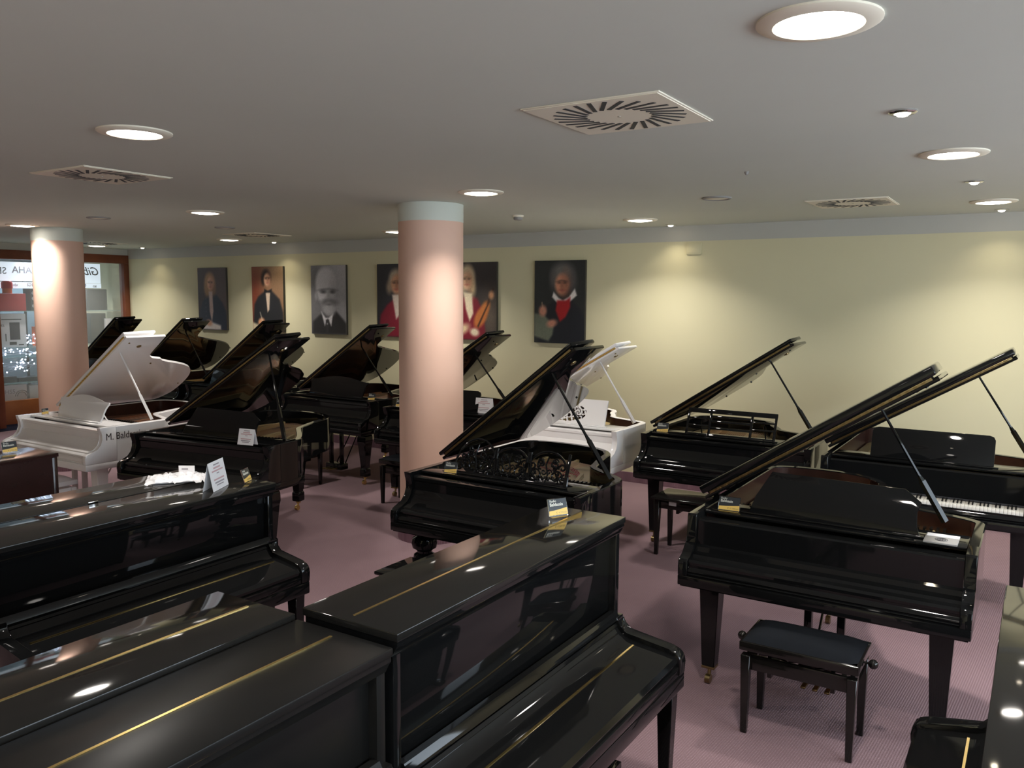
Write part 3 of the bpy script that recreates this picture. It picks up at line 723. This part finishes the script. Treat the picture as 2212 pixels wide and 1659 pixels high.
            lathe(bm, [(.06, .592), (.062, .575), (.050, .565), (.048, .54), (.082, .52), (.09, .49), (.082, .455), (.052, .435), (.050, .42), (.072, .405), (.078, .38), (.066, .35), (.046, .33), (.044, .31), (.058, .29), (.062, .26), (.04, .15), (.036, .13), (.05, .12), (.05, .10), (.035, .09)], n=28)
        lo = obj('leg', bm, m, t, loc=(lx, ly, 0))
        bm = bmesh.new()
        cr = .026
        box(bm, -.037, .037, -.037, .037, .088, .103, bev=.002) if leg == 'square' else lathe(bm, [(.024, .075), (.026, .092)], n=12)
        tube(bm, [(0, 0, .09), (0, -.006, .05)], .011, 8)
        tube(bm, [(-.014, -.02, cr), (.014, -.02, cr)], cr, 16)
        obj('caster', bm, M_BRASS if leg != 'square' else M_BRASSD, lo)
    # pedal lyre
    if lyre:
        bm = bmesh.new()
        for q in (-1, 1): box(bm, W / 2 + q * .085 - .020, W / 2 + q * .085 + .020, .33, .37, .15, .592, bev=.004)
        box(bm, W / 2 - .13, W / 2 + .13, .29, .41, .09, .16, bev=.008)
        ly = obj('pedal_lyre', bm, m, t)
        for q in (-1, 0, 1):
            bm = bmesh.new(); box(bm, W / 2 + q * .06 - .013, W / 2 + q * .06 + .013, .17, .30, .105, .118, bev=.004); obj('pedal', bm, M_BRASSD, ly)
        bm = bmesh.new()
        for q in (-1, 1): tube(bm, [(W / 2 + q * .07, .41, .13), (W / 2 + q * .05, .78, .655)], .007, 6)
        obj('lyre_brace', bm, M_BLACK2 if m is not M_WHITE else m, ly)
    return t

G1 = grand('large black grand piano at the right, with cut-corner music desk and brass casters', -1.60, 4.21, 1.41, 1.82, 33.0, ftilt=1, fth=.048, pr=(.75, .19, .72), arm='square', desk='cut', deskx=(.50, .86), leg='square')
G5 = grand('black antique grand piano with carved scrollwork music desk and turned legs', -3.60, 4.16, 1.35, 1.78, 38, m=M_BLACK, arm='scoop', leg='turned', desk='scroll', deskx=(.52, .86), inner=M_BLACK, yl=.60, band=.42, LT=1.98, ys=.70, tw=.67)
G8 = grand('black grand piano in the front row, right beside the lettered white one, with tent card', -6.55, 4.07, 1.50, 1.95, 32.0, LT=1.82, pr=(.86, .10, .47), fleg=(.10, .27), rot=8, arm='scoop', leg='spade', desk='cut', deskx=(.535, .80), plate=M_PLATE, inner=M_BLACK, yl=.58, ys=.50, tw=.66)
G11 = grand('white grand piano with M. Baldassin lettering on its side, front row far left', -8.46, 4.08, 1.43, 1.82, 32.5, m=M_WHITE, arm='scoop', desk='curvy', deskx=(.53, .71), plate=M_COPPERPL, yl=.58)
G2 = grand('black grand piano at the right edge with open keyboard and rounded plain music desk', -1.37, 6.42, 1.45, 1.95, 31.5, ftilt=1, fth=.045, arm='square', desk='panel', deskx=(.50, .82), keys=True, detail=False)
G3 = grand('black baby grand piano by the wall with slatted open music desk', -2.94, 6.60, 1.45, 1.62, 33, arm='scoop', desk='slats', deskx=(.50, .78), inner=M_BLACK)
G4 = grand('white grand piano at the wall with pierced music desk, behind the ornate black one', -4.54, 6.53, 1.40, 1.60, 29.8, yl=.56, m=M_WHITE, arm='scoop', desk='fret', deskx=(.56, .80), detail=False)
G6 = grand('black grand piano half hidden behind the near column, with tent card', -5.95, 6.62, 1.40, 1.55, 33, pr=(.73, .11, .72), arm='scoop', desk='panel', deskx=(.5, .80), detail=False, plate=M_COPPERPL)
G7 = grand('black grand piano left of the near column, price stand on its right corner', -7.80, 6.86, 1.45, 1.81, 33, pr=(.71, .16, .72), arm='scoop', desk='curvy', deskx=(.5, .84), plate=M_COPPERPL, leg='spade')
G9 = grand('black grand piano behind the front-row black one, brass hinge glinting under second portrait', -9.62, 6.85, 1.47, 1.82, 33, arm='scoop', desk='panel', detail=False)
G10 = grand('black grand piano below the leftmost portrait, lid raised with big curved tail', -11.25, 6.85, 1.47, 1.82, 33, arm='scoop', desk='panel', detail=False)
G12 = grand('black grand piano farthest left, behind the left column beside the shop window', -12.82, 6.85, 1.45, 1.80, 33, arm='scoop', desk='panel', detail=False)
bm = bmesh.new()
for rr_ in (.0, .022, .044):
    P = [(x_, y_ - .10 - rr_, .858) for x_, y_ in bez((.30, 1.56), (.62, 1.62), (.84, 1.30), (.90, 1.02), 18)]
    tube(bm, P, .006, 5)
for k in range(5): tube(bm, [(.34 + .05 * k, 1.30 - .02 * k, .86), (.80 - .03 * k, 1.16 - .07 * k, .86)], .0045, 4)
o = obj('red_felt_strips', bm, M_RED, G5); o['label'] = 'red felt strips over the strings'
# lettering on the white piano's right side
me = text_mesh('M. Baldassin', .090, .0008, mat('lettering_grey', (0.06, 0.045, 0.04), .5), align='LEFT', sx=.86)
l = link(me, 'side_lettering', G11, (1.4308, .195, .878), (R(90), 0, R(90))); l['label'] = 'dark lettering M. Baldassin'

# ------------------------------------------------------------------ upright piano builder
def upright(label, xlid, yend, face_, H, m, mtop=None, stripe=True, kbstripe=True, kbz=.72, Lw=1.50, lid_d=.36, kd=.29, bench_m=None, tail_stripe=.12, kf=.55):
    """xlid: world x of the lid's back edge; yend: far y end; face_=+1 keyboard towards +x, -1 towards -x"""
    mtop = mtop or m
    # local: x along length, y depth towards the player
    if face_ > 0: loc = (xlid, yend, 0); rz = -PI / 2      # local x -> -y ; local y -> +x
    else: loc = (xlid, yend - Lw, 0); rz = PI / 2          # local x -> +y ; local y -> -x
    t = thing('upright_piano', label, 'upright piano', loc, rz, 'rows of upright pianos')
    D = lid_d
    bm = bmesh.new(); box(bm, -.008, Lw + .008, -.004, D + .012, H - .026, H, bev=.004, seg=2); lid = obj('top_lid', bm, mtop, t)
    if stripe:
        bm = bmesh.new(); box(bm, tail_stripe, Lw - tail_stripe, D * .47, D * .47 + .009, H - .002, H + .0015); obj('lid_hinge', bm, M_BRASS, lid)
    for a, b in ((0, .035), (Lw - .035, Lw)):
        bm = bmesh.new(); box(bm, a, b, .0, D - .012, .0, H - .0265, bev=.003); obj('side_panel', bm, m, t)
    bm = bmesh.new(); box(bm, .035, Lw - .035, .0, .02, .06, H - .026); obj('back_panel', bm, m, t)
    bm = bmesh.new(); box(bm, .035, Lw - .035, D - .065, D - .042, kbz + .14, H - .026, bev=.002); obj('upper_panel', bm, m, t)
    bm = bmesh.new(); prism(bm, [(D - .03, kbz + .107), (D + .004, kbz + .107), (D + .012, kbz + .118), (D + .008, kbz + .130), (D - .004, kbz + .150), (D - .03, kbz + .150)], 'x', .0355, Lw - .0355); obj('panel_rail', bm, m, t)
    bm = bmesh.new(); prism(bm, [(D - .04, H - .075), (D - .012, H - .075), (D - .004, H - .055), (D + .008, H - .040), (D + .008, H - .0265), (D - .04, H - .0265)], 'x', -.004, Lw + .004, bev=.002); obj('cornice', bm, m, t)
    bm = bmesh.new(); box(bm, .035, Lw - .035, D - .055, D - .03, .10, .60, bev=.002); obj('lower_panel', bm, m, t)
    bm = bmesh.new(); box(bm, .0, Lw, D - .03, D + .02, .0, .10, bev=.004); obj('toe_rail', bm, m, t)
    bm = bmesh.new(); box(bm, .0, Lw, .02, D + kd, kbz - .13, kbz - .06, bev=.008); obj('keybed', bm, m, t)
    for a, b in ((0, .06), (Lw - .06, Lw)):
        z = kbz
        pr = [(D - .02, z - .06), (D + kd, z - .06), (D + kd + .004, z - .01)] + bez((D + kd + .004, z - .01), (D + kd, z + .03), (D + kd - .02, z + .04), (D + kd - .05, z + .045), 5) + [(D + .07, z + .065)] + bez((D + .07, z + .065), (D + .03, z + .08), (D + .02, z + .09), (D + .012, z + .115), 5) + [(D + .012, z + .13), (D - .02, z + .13)]
        bm = bmesh.new(); prism(bm, pr, 'x', a, b, bev=.005); obj('key_cheek', bm, m, t)
    z = kbz
    bm = bmesh.new()
    pr = [(D - .02, z - .02), (D + kd - .012, z - .02), (D + kd - .008, z + .0), (D + kd - .02, z + .018), (D + kd - .05, z + .026), (D + .10, z + .045)] + bez((D + .10, z + .045), (D + .05, z + .05), (D + .03, z + .065), (D + .012, z + .090), 5) + [(D + .016, z + .096), (D + .006, z + .106), (D - .02, z + .106)]
    prism(bm, pr, 'x', .061, Lw - .061); fb = obj('fallboard', bm, m, t)
    if kbstripe:
        bm = bmesh.new(); y_ = D + kd * kf; zz = z + .026 + (.019) * ((D + kd - .05 - y_) / (kd - .15)); box(bm, .10, Lw - .10, y_ - .004, y_ + .004, zz - .002, zz + .003); obj('fallboard_hinge', bm, M_BRASS, fb)
    bm = bmesh.new(); box(bm, .061, Lw - .061, D + kd - .03, D + kd - .002, z - .06, z - .021, bev=.004); obj('keyslip', bm, m, t)
    for a in (.02, Lw - .085):
        bm = bmesh.new()
        v = [bm.verts.new(q) for q in ((a + .012, D + kd - .075, .03), (a + .053, D + kd - .075, .03), (a + .053, D + kd - .035, .03), (a + .012, D + kd - .035, .03), (a, D + kd - .09, z - .13), (a + .065, D + kd - .09, z - .13), (a + .065, D + kd - .02, z - .13), (a, D + kd - .02, z - .13))]
        for f in ((3, 2, 1, 0), (4, 5, 6, 7), (0, 1, 5, 4), (1, 2, 6, 5), (2, 3, 7, 6), (3, 0, 4, 7)): bm.faces.new([v[i] for i in f])
        bmesh.ops.bevel(bm, geom=bm.edges[:], offset=.003, segments=1, affect='EDGES')
        obj('leg', bm, m, t)
        bm = bmesh.new(); box(bm, a, a + .065, D - .02, D + kd - .02, .0, .045, bev=.006); obj('leg_foot', bm, m, t)
    return t
U_A = upright('black upright piano in the centre foreground, brass strip on lid and price stand', -1.845, 3.235, 1, 1.21, M_BLACK, M_DUST, kbz=.65, kd=.30, tail_stripe=.03, kf=.36)
U_B = upright('satin black upright piano at bottom centre, brass strip along lid, abutting the glossy one', -1.835, 1.69, 1, 1.185, M_SATIN, tail_stripe=.03, kd=.27)
U_C = upright('black upright piano at the bottom left corner, back to back with the satin one', -1.85, 1.69, -1, 1.20, M_BLACK, M_DUST, kbz=.66, tail_stripe=.03, lid_d=.34, kd=.27)
U_D = upright('black upright piano at left with tent card and price stand on its lid', -3.915, 3.13, 1, 1.12, M_BLACK, M_DUST, stripe=False, kbz=.67, kd=.27, kf=.38)
U_E = upright('black upright piano at left carrying a plastic bag on its lid', -3.945, 3.04, -1, 1.12, M_BLACK, M_DUST, kbz=.66, stripe=False, lid_d=.33)
U_F = upright('dark mahogany upright piano at the far left edge', -5.50, 3.00, -1, 1.10, M_BROWN, stripe=False, kbstripe=False)
U_G = upright('black upright piano at the bottom right corner, keyboard side to the left', .33, 3.13, -1, 1.215, M_BLACK, M_DUST, kbz=.66, stripe=False, lid_d=.37, kd=.26, tail_stripe=.03, kf=.33)
U_H = None

# ------------------------------------------------------------------ benches
def bench(label, x, y, rz, W, D, H, m, mseat, knobs=True, cushion=True, mech=True, sticker=False, topz=None):
    t = thing('piano_bench', label, 'piano bench', (x, y, 0), R(rz), 'piano benches')
    hw, hd = W / 2, D / 2
    if cushion:
        bm = bmesh.new(); box(bm, -hw, hw, -hd, hd, H - .075, H - .03, bev=.006); obj('seat_frame', bm, m, t)
        bm = bmesh.new()
        n1, n2 = 16, 10; vs = []
        for j in range(n2 + 1):
            for i in range(n1 + 1):
                u, v = i / n1 * 2 - 1, j / n2 * 2 - 1
                hgt = (1 - abs(u)**5) * (1 - abs(v)**5)
                vs.append(bm.verts.new((u * (hw - .012), v * (hd - .012), H - .030 + .030 * hgt ** .5)))
        for j in range(n2):
            for i in range(n1): bm.faces.new((vs[j * (n1 + 1) + i], vs[j * (n1 + 1) + i + 1], vs[(j + 1) * (n1 + 1) + i + 1], vs[(j + 1) * (n1 + 1) + i]))
        obj('seat_cushion', bm, mseat, t)
        ap = H - .10
    else:
        bm = bmesh.new(); box(bm, -hw - .015, hw + .015, -hd - .012, hd + .012, H - .022, H, bev=.006); obj('seat_board', bm, m, t); ap = H - .022
    for s in (-1, 1):
        bm = bmesh.new(); box(bm, -hw + .05, hw - .05, s * (hd - .035) - .010, s * (hd - .035) + .010, ap - .075, ap, bev=.002); obj('apron', bm, m, t)
        bm = bmesh.new(); box(bm, s * (hw - .035) - .010, s * (hw - .035) + .010, -hd + .05, hd - .05, ap - .075, ap, bev=.002); obj('apron', bm, m, t)
    for sx in (-1, 1):
        for sy in (-1, 1):
            bm = bmesh.new(); cx, cy = sx * (hw - .03), sy * (hd - .03)
            v = [bm.verts.new((cx + a * .015, cy + b * .015, 0)) for a, b in ((-1, -1), (1, -1), (1, 1), (-1, 1))] + [bm.verts.new((cx + a * .023, cy + b * .023, ap)) for a, b in ((-1, -1), (1, -1), (1, 1), (-1, 1))]
            for f in ((3, 2, 1, 0), (4, 5, 6, 7), (0, 1, 5, 4), (1, 2, 6, 5), (2, 3, 7, 6), (3, 0, 4, 7)): bm.faces.new([v[i] for i in f])
            bmesh.ops.bevel(bm, geom=bm.edges[:], offset=.003, segments=1, affect='EDGES')
            obj('leg', bm, m, t)
    if knobs:
        for s in (-1, 1):
            bm = bmesh.new(); tube(bm, [(s * (hw - .01), 0, H - .07), (s * (hw + .025), 0, H - .07)], .006, 8)
            sphere(bm, (s * (hw + .035), 0, H - .07), .023); obj('height_knob', bm, m, t)
    if mech:
        bm = bmesh.new()
        for s in (-1, 1):
            tube(bm, [(-.14, s * .06, ap - .01), (.14, s * .06, ap - .10)], .006, 4); tube(bm, [(-.14, s * .06, ap - .10), (.14, s * .06, ap - .01)], .006, 4)
        box(bm, -.16, -.14, -.08, .08, ap - .125, ap + .02); box(bm, .14, .16, -.08, .08, ap - .125, ap + .02)
        tube(bm, [(-.22, 0, ap - .045), (.22, 0, ap - .045)], .006, 6)
        obj('lift_mechanism', bm, M_BLACK2, t)
        bm = bmesh.new(); tube(bm, [(-hw + .07, .03, ap - .076), (-hw + .07, .03, ap - .125)], .003, 6); obj('loose_bolt', bm, M_STEEL, t)
    if sticker:
        bm = bmesh.new(); box(bm, -hw + .135, -hw + .20, -hd + .0235, -hd + .0245, ap - .042, ap - .012); s_ = obj('white_sticker', bm, M_PAPER, t); s_['label'] = 'small white sticker'
    return t
bench('black adjustable bench with velvet seat and side knobs, in front of the right-hand grand', -.893, 4.115, 0, .555, .345, .505, M_BLACK2, M_VELVET)
bench('black flat-topped bench with small white sticker, before the slatted-desk piano', -2.345, 6.60, 0, .66, .36, .50, M_BLACK2, M_VELVET, knobs=False, cushion=False, sticker=True)
bench('black bench partly hidden behind the near column', -5.48, 6.64, 0, .55, .34, .50, M_BLACK2, M_VELVET, knobs=False)
bench('black bench under the antique grand, mostly hidden by the centre upright', -3.06, 3.93, 0, .62, .33, .47, M_BLACK, M_VELVET, knobs=False, cushion=False, mech=False)
bench('black bench standing behind the front-row black grand, one leg showing', -7.15, 6.63, 0, .55, .34, .50, M_BLACK2, M_VELVET, knobs=False)
bench('white bench with padded seat under the lettered white grand', -7.68, 4.02, 0, .60, .36, .50, M_WHITE, M_LEATHW, knobs=False, mech=False)

# ------------------------------------------------------------------ price stands, tent cards, bag, booklet
def stand(label, x, y, z, rz, w=.085, price='€ 4.300,00', s=1.0):
    t = thing('price_stand', label, 'price stand', (x, y, z + .0008), R(rz), 'acrylic price stands')
    h = .068 * s; w = w * s; k = R(18)
    bm = bmesh.new(); box(bm, -w / 2, w / 2, -.030, .0, 0, .0022); obj('stand_foot', bm, M_ACRYL, t)
    bm = bmesh.new(); box(bm, -w / 2, w / 2, -.0012, .0012, 0, h, bev=.0005)
    p = obj('stand_sleeve', bm, M_ACRYL, t, loc=(0, .0, .002), rot=(-k, 0, 0))
    bm = bmesh.new(); q = w / 2 - .003
    prism(bm, [(-q, .022), (-q * .3, .024), (q, .032), (q, h - .003), (-q, h - .003)], 'y', -.0020, -.0014)
    obj('card_top', bm, M_CARDB, p)
    bm = bmesh.new(); prism(bm, [(-q, .003), (q, .003), (q, .032), (-q * .3, .0235), (-q, .0215)], 'y', -.0021, -.0014); obj('card_band', bm, M_CARDY, p)
    link(text_mesh('Radio', .013 * s, .0002, M_CARDW, align='LEFT'), 'card_text', p, (-q + .008, -.0023, h - .012), (R(90), 0, 0))
    link(text_mesh('Baldassin', .018 * s, .0002, M_CARDW, align='LEFT', bold=.0003, sx=.92), 'card_text', p, (-q + .007, -.0023, h - .027), (R(90), 0, 0))
    link(text_mesh(price, .011 * s, .0002, M_BRASSD, align='RIGHT'), 'price_text', p, (q - .004, -.0024, .012), (R(90), 0, 0))
    return t
def tent(label, x, y, z, rz, w=.14, h=.13):
    t = thing('tent_card', label, 'sign', (x, y, z + .001), R(rz), 'white tent cards')
    a = .030
    bm = bmesh.new(); d = .0012
    prism(bm, [(-a, 0), (0, h), (a, 0), (a - d * 1.5, 0), (0, h - .006), (-a + d * 1.5, 0)], 'x', -w / 2, w / 2); obj('folded_card', bm, M_PAPER, t, smooth=False)
    k = math.atan2(a, h); L_ = math.hypot(a, h)
    for i, (f, ww, hh, mm) in enumerate(((.88, .44, .007, M_INKG), (.77, .52, .009, M_INKR), (.665, .84, .008, M_INKR), (.57, .2, .005, M_INKG), (.37, .78, .008, M_INKR), (.26, .70, .008, M_INKG), (.17, .52, .006, M_INKG))):
        bm = bmesh.new(); yc = -a + a * f; zc = h * f
        ny, nz = -math.cos(k), math.sin(k)
        ty, tz = math.sin(k), math.cos(k)
        v = []
        for sx, st in ((-1, -1), (1, -1), (1, 1), (-1, 1)):
            v.append(bm.verts.new((sx * ww * w * .42, yc + ny * .0006 + ty * st * hh / 2, zc + nz * .0006 + tz * st * hh / 2)))
        bm.faces.new(v); obj('printed_line', bm, mm, t, smooth=False)
    return t
stand('clear price stand on the centre upright piano, blue and yellow card', -1.72, 3.09, 1.21, 60, .088, '€ 4.390,00', 1.1)
stand('clear price stand with yellow band on the large right-hand grand', -1.425, 4.515, .967, 2, .105, '€ 21.900,00', 1.15)
stand('clear price stand on the left end of the carved-desk grand', -3.315, 4.445, .967, 8, .085, '€ 9.900,00', 1.15)
stand('clear price stand on the left corner of the slatted-desk grand', -2.80, 6.90, .967, 4, .085, '€ 12.500,00', 1.25)
stand('clear price stand at the right corner of the grand left of the column', -6.46, 7.15, .967, 4, .085, '€ 14.900,00', 1.15)
stand('clear price stand just left of the near column', -5.83, 6.90, .967, 4, .085, '€ 11.900,00', 1.15)
stand('clear price stand right of the tent card on the left upright', -3.68, 3.06, 1.12, 116, .085, '€ 4.900,00', 1.1)
stand('clear price stand on the dark mahogany upright at the left edge', -5.76, 2.83, 1.10, 80, .085, '€ 3.900,00', 1.1)
stand('tiny clear stand at the left end of the white lettered grand', -8.30, 4.43, .967, 70, .07, '', .9)
tent('folded white tent card on the front-row black grand', -5.30, 4.41, .97, 10, .155, .125)
tent('folded white tent card on the grand behind the column', -4.79, 7.01, .967, 4, .20, .155)
tent('tall folded white tent card on the left black upright', -3.70, 2.86, 1.12, 118, .19, .15)
# bag with papers
t = thing('plastic_bag', 'crumpled clear plastic bag of papers lying on the rear left upright', 'bag', (-4.03, 2.86, 1.121), R(52))
def crumple(bm, w_, d_, h_, n=18, amp=.012, seed=3):
    rs = random.Random(seed); vs = []
    for j in range(n // 2 + 1):
        for i in range(n + 1):
            u, v = i / n * 2 - 1, j / (n // 2) * 2 - 1
            e = max(0, (1 - abs(u)**4) * (1 - abs(v)**4))
            vs.append(bm.verts.new((u * w_ / 2 + rs.uniform(-1, 1) * .006, v * d_ / 2 + rs.uniform(-1, 1) * .006, .001 + h_ * e + rs.uniform(0, 1) * amp)))
    for j in range(n // 2):
        for i in range(n): bm.faces.new((vs[j * (n + 1) + i], vs[j * (n + 1) + i + 1], vs[(j + 1) * (n + 1) + i + 1], vs[(j + 1) * (n + 1) + i]))
bm = bmesh.new(); crumple(bm, .32, .21, .020, n=26, amp=.020); obj('bag_film', bm, M_PLASTIC, t)
bm = bmesh.new(); box(bm, -.12, .12, -.07, .07, .001, .010, bev=.002); obj('papers', bm, M_PAPER, t)
t = thing('label_card', 'small white label card standing behind the plastic bag', 'sign', (-4.04, 2.93, 1.148), R(33))
bx('card', M_PAPER, t, -.045, .045, -.001, .001, 0, .045); bx('printed_line', M_INKG, t, -.028, .008, -.0018, -.001, .022, .030)
# booklet on G1
t = thing('booklet', 'grey and white booklet with round emblem on the right end of the large grand', 'booklet', (-.36, 4.545, .967), R(0))
bx('cover', M_GREYP, t, -.075, .075, -.085, .085, .0, .008, .001); bx('white_page', M_PAPER, t, -.07, .075, .03, .085, .008, .0095)
bm = bmesh.new()
tube(bm, [(.028 * math.cos(a), -.02 + .028 * math.sin(a), .0088) for a in np.linspace(0, 2 * PI, 25)], .0012, 4, cap=False)
tube(bm, [(.020 * math.cos(a), -.02 + .020 * math.sin(a), .0088) for a in np.linspace(0, 2 * PI, 25)], .0008, 4, cap=False)
for k in range(6): tube(bm, [(0, -.02, .0088), (.018 * math.cos(k * PI / 3), -.02 + .018 * math.sin(k * PI / 3), .0088)], .0009, 4)
obj('round_emblem', bm, M_INKK, t)
# top surfaces: brass latch on upright lid
bx('lid_latch', M_CHROME, U_E, .75, .80, -.008, -.003, 1.115, 1.127, .001)

# ------------------------------------------------------------------ shop display behind the window
XS = -14.12
def dthing(name, label, cat, y, z, x=XS): return thing(name, label, cat, (x, y, z))
for z, lab in ((1.885, 'upper glass shelf in the shop window'), (1.30, 'middle dark-edged glass shelf in the shop window'), (.73, 'lower glass shelf in the shop window')):
    t = dthing('glass_shelf', lab, 'shelf', 0, z - .012); bx('shelf_plate', M_SHELFG, t, -.30, .28, 4.32, 8.86, 0, .012)
t = dthing('glass_shelf', 'short glass shelf holding string lights in the shop window', 'shelf', 0, 1.13); bx('shelf_plate', M_SHELFG, t, -.30, .20, 4.32, 7.46, 0, .012)
for y in (7.43, ):
    t = dthing('shelf_upright', 'slim dark metal upright between the window shelves', 'shelf post', y, 0); bx('post_bar', M_GEAR, t, -.30, -.27, 0, .03, .442, 2.69)
t = thing('partition_screen', 'pale blue partition screen behind the window shelves', 'screen', (-14.95, 0, 0)); bx('back_board', M_BLUEB, t, -.03, 0, 4.3, 8.30, .47, 2.30)
t = thing('display_cabinet', 'low wooden cabinet inside the shop window', 'cabinet', (-14.1, 0, 0)); bx('base_board', M_WOODB, t, -.5, .26, 4.3, 8.88, .02, .44, .004)
# banners, seen from behind so lettering is mirrored
def banner(label, y0, y1, z0, z1, texts, x=-14.28):
    t = thing('banner', label, 'banner', (x, 0, 0)); bx('banner_sheet', M_GLOWSHEET, t, -.004, 0, y0, y1, z0, z1)
    for s, yc, zc, size, m_, sh in texts:
        link(text_mesh(s, size, .001, m_, mirror=True, shear=sh, bold=.001), 'banner_text', t, (.002, yc, zc), (R(90), 0, R(90)))
banner('white hanging sign reading SEI and YAMAHA in reverse, left of the column', 6.2, 7.9, 2.37, 2.68, [('YAMAHA', 7.52, 2.55, .155, M_INKG, 0), ('SEILER', 6.90, 2.53, .155, M_INKGG, 0)])
banner('white hanging sign reading Gibson in reverse, right of the left column', 7.92, 8.72, 2.36, 2.70, [('Gibson', 8.42, 2.56, .20, M_INKK, .35)])
banner('narrow logo strip below the left hanging sign', 6.3, 7.9, 2.25, 2.355, [('vivo', 7.22, 2.305, .07, M_INKG, 0), ('DIGI', 7.50, 2.31, .075, M_INKR, 0)], -14.27)
banner('narrow logo strip below the Gibson sign', 7.92, 8.72, 2.27, 2.355, [('CME', 8.36, 2.315, .085, M_INKB, 0), ('ao', 8.60, 2.305, .07, M_INKK, 0)], -14.27)
def boxthing(name, label, cat, m_, y0, y1, z0, z1, d=.22, x=XS, extra=None):
    t = dthing(name, label, cat, (y0 + y1) / 2, z0, x); bm = bmesh.new(); box(bm, -d / 2, d / 2, -(y1 - y0) / 2, (y1 - y0) / 2, 0, z1 - z0, bev=.004); obj('box_body', bm, m_, t)
    if extra: extra(t, d / 2)
    return t
boxthing('red_case', 'large red box on the upper window shelf', 'box', M_REDB, 6.75, 7.26, 1.886, 2.165)
t = dthing('red_drum', 'small round red drum above the red box in the shop window', 'drum', 7.03, 2.167)
bm = bmesh.new(); lathe(bm, [(.07, 0), (.07, .08)], n=20); obj('drum_shell', bm, M_ORANGE, t)
bm = bmesh.new(); lathe(bm, [(.082, .08), (.082, .17), (.06, .20)], n=20); obj('drum_head', bm, M_REDB, t)
def spk(t, d):
    for z in (.08, .2, .29):
        bm = bmesh.new(); lathe(bm, [(.028, 0), (.03, .004)], n=14); obj('speaker_cone', bm, M_GREYP, t, loc=(d, 0, z), rot=(0, R(90), 0))
boxthing('tower_speaker', 'slim black speaker at the right end of the upper window shelf', 'speaker', M_BOXK, 7.335, 7.43, 1.886, 2.25, extra=spk)
def wbox(t, d):
    bx('picture', M_INKK, t, d, d + .002, -.04, .12, .12, .40, .001)
    bm = bmesh.new(); box(bm, d, d + .002, -.11, -.095, .10, .22); box(bm, d, d + .002, -.05, .06, .04, .085); box(bm, d, d + .002, -.16, .15, .44, .455); box(bm, d, d + .002, .09, .17, .03, .045); obj('printing', bm, M_GEAR, t)
    link(text_mesh('R5', .06, .0008, M_INKK), 'box_text', t, (d + .001, -.15, .35), (R(90), 0, R(90)))
boxthing('speaker_carton', 'white carton printed with a black portable speaker', 'box', M_BOXW, 6.80, 7.24, 1.302, 1.84, extra=wbox)
def hs(t, d):
    link(text_mesh('HS5', .10, .0008, M_INKG), 'box_text', t, (d + .001, -.08, .14), (R(90), 0, R(90)))
    bm = bmesh.new()
    for a_ in (0.10, 0.07): tube(bm, [(d + .001, .10 + a_ * math.cos(q), .06 + a_ * math.sin(q) if .06 + a_ * math.sin(q) > 0 else 0.0) for q in np.linspace(0, PI, 14)], .006, 4)
    obj('printed_ring', bm, M_GREYP, t)
boxthing('monitor_carton', 'white carton lettered HS5 on the window base', 'box', M_BOXW, 6.83, 7.20, .441, .69, extra=hs)
boxthing('headphone_carton', 'pale grey carton beside the HS5 box', 'box', M_BANNER, 7.24, 7.40, .441, .66)
boxthing('amp_box', 'large black box on the upper window shelf, right of the left column', 'box', M_BOXK, 8.30, 8.66, 1.886, 2.25)
boxthing('gear_carton', 'black carton with figures below the upper shelf, right of the left column', 'box', M_GEAR, 8.34, 8.62, 1.302, 1.83)
boxthing('slim_carton', 'slim grey carton leaning before the black one', 'box', M_BOXW, 8.56, 8.68, 1.302, 1.74, d=.05, x=-13.95)
boxthing('orange_case', 'upright orange case beside the left column', 'case', M_ORANGE, 7.44, 7.52, 1.302, 1.62)
for k, (y0, y1, z0, h_) in enumerate(((6.78, 7.05, .732, .10), (7.08, 7.40, .732, .07), (6.80, 7.2, .84, .05), (7.5, 7.85, .732, .16), (7.56, 7.86, 1.302, .30), (6.8, 7.02, .94, .09))):
    z0 = .731 if k in (0, 1, 3) else (1.302 if k == 4 else z0)
    if k in (2, 5): continue
    boxthing('music_gadget', ['flat dark gadget at the left on the lower window shelf', 'flat dark gadget right of centre on the lower window shelf', '', 'taller dark gadget on the lower shelf by the column', 'dark gadget on the middle shelf behind the column'][k], 'gadget', M_GEAR, y0, y1, z0, z0 + h_)
rs = random.Random(5)
led_bm = bmesh.new(); bmesh.ops.create_icosphere(led_bm, subdivisions=1, radius=.011); LEDM = finish(led_bm, 'led_bulb', M_LED)
for lab, (y0, y1, z0, z1), n in (('tangle of white LED lights on the short shelf', (6.74, 7.38, 1.150, 1.28), 34), ('tangle of white LED lights below the short shelf', (6.74, 7.38, .86, 1.10), 30), ('ball of blue-white LED lights beside the speaker carton', (7.27, 7.42, 1.33, 1.58), 18)):
    t = dthing('string_lights', lab, 'string lights', (y0 + y1) / 2, z0)
    P = [(rs.uniform(-.2, .2), rs.uniform(-(y1 - y0) / 2, (y1 - y0) / 2), rs.uniform(.012, z1 - z0)) for _ in range(n)]
    bm = bmesh.new(); tube(bm, P, .0022, 4); obj('cord', bm, M_BOXW, t)
    for p in P: link(LEDM, 'led_bulb', t, p)
area_lamp(-14.3, 7.6, 2.90, .15, 20, (.82, .92, 1.0), 'display_glow')
area_lamp(-14.3, 5.4, 2.90, .15, 14, (.82, .92, 1.0), 'display_glow')
area_lamp(-15.8, 7.0, 2.92, .2, 25, (.9, .95, 1.0), 'shop_glow')
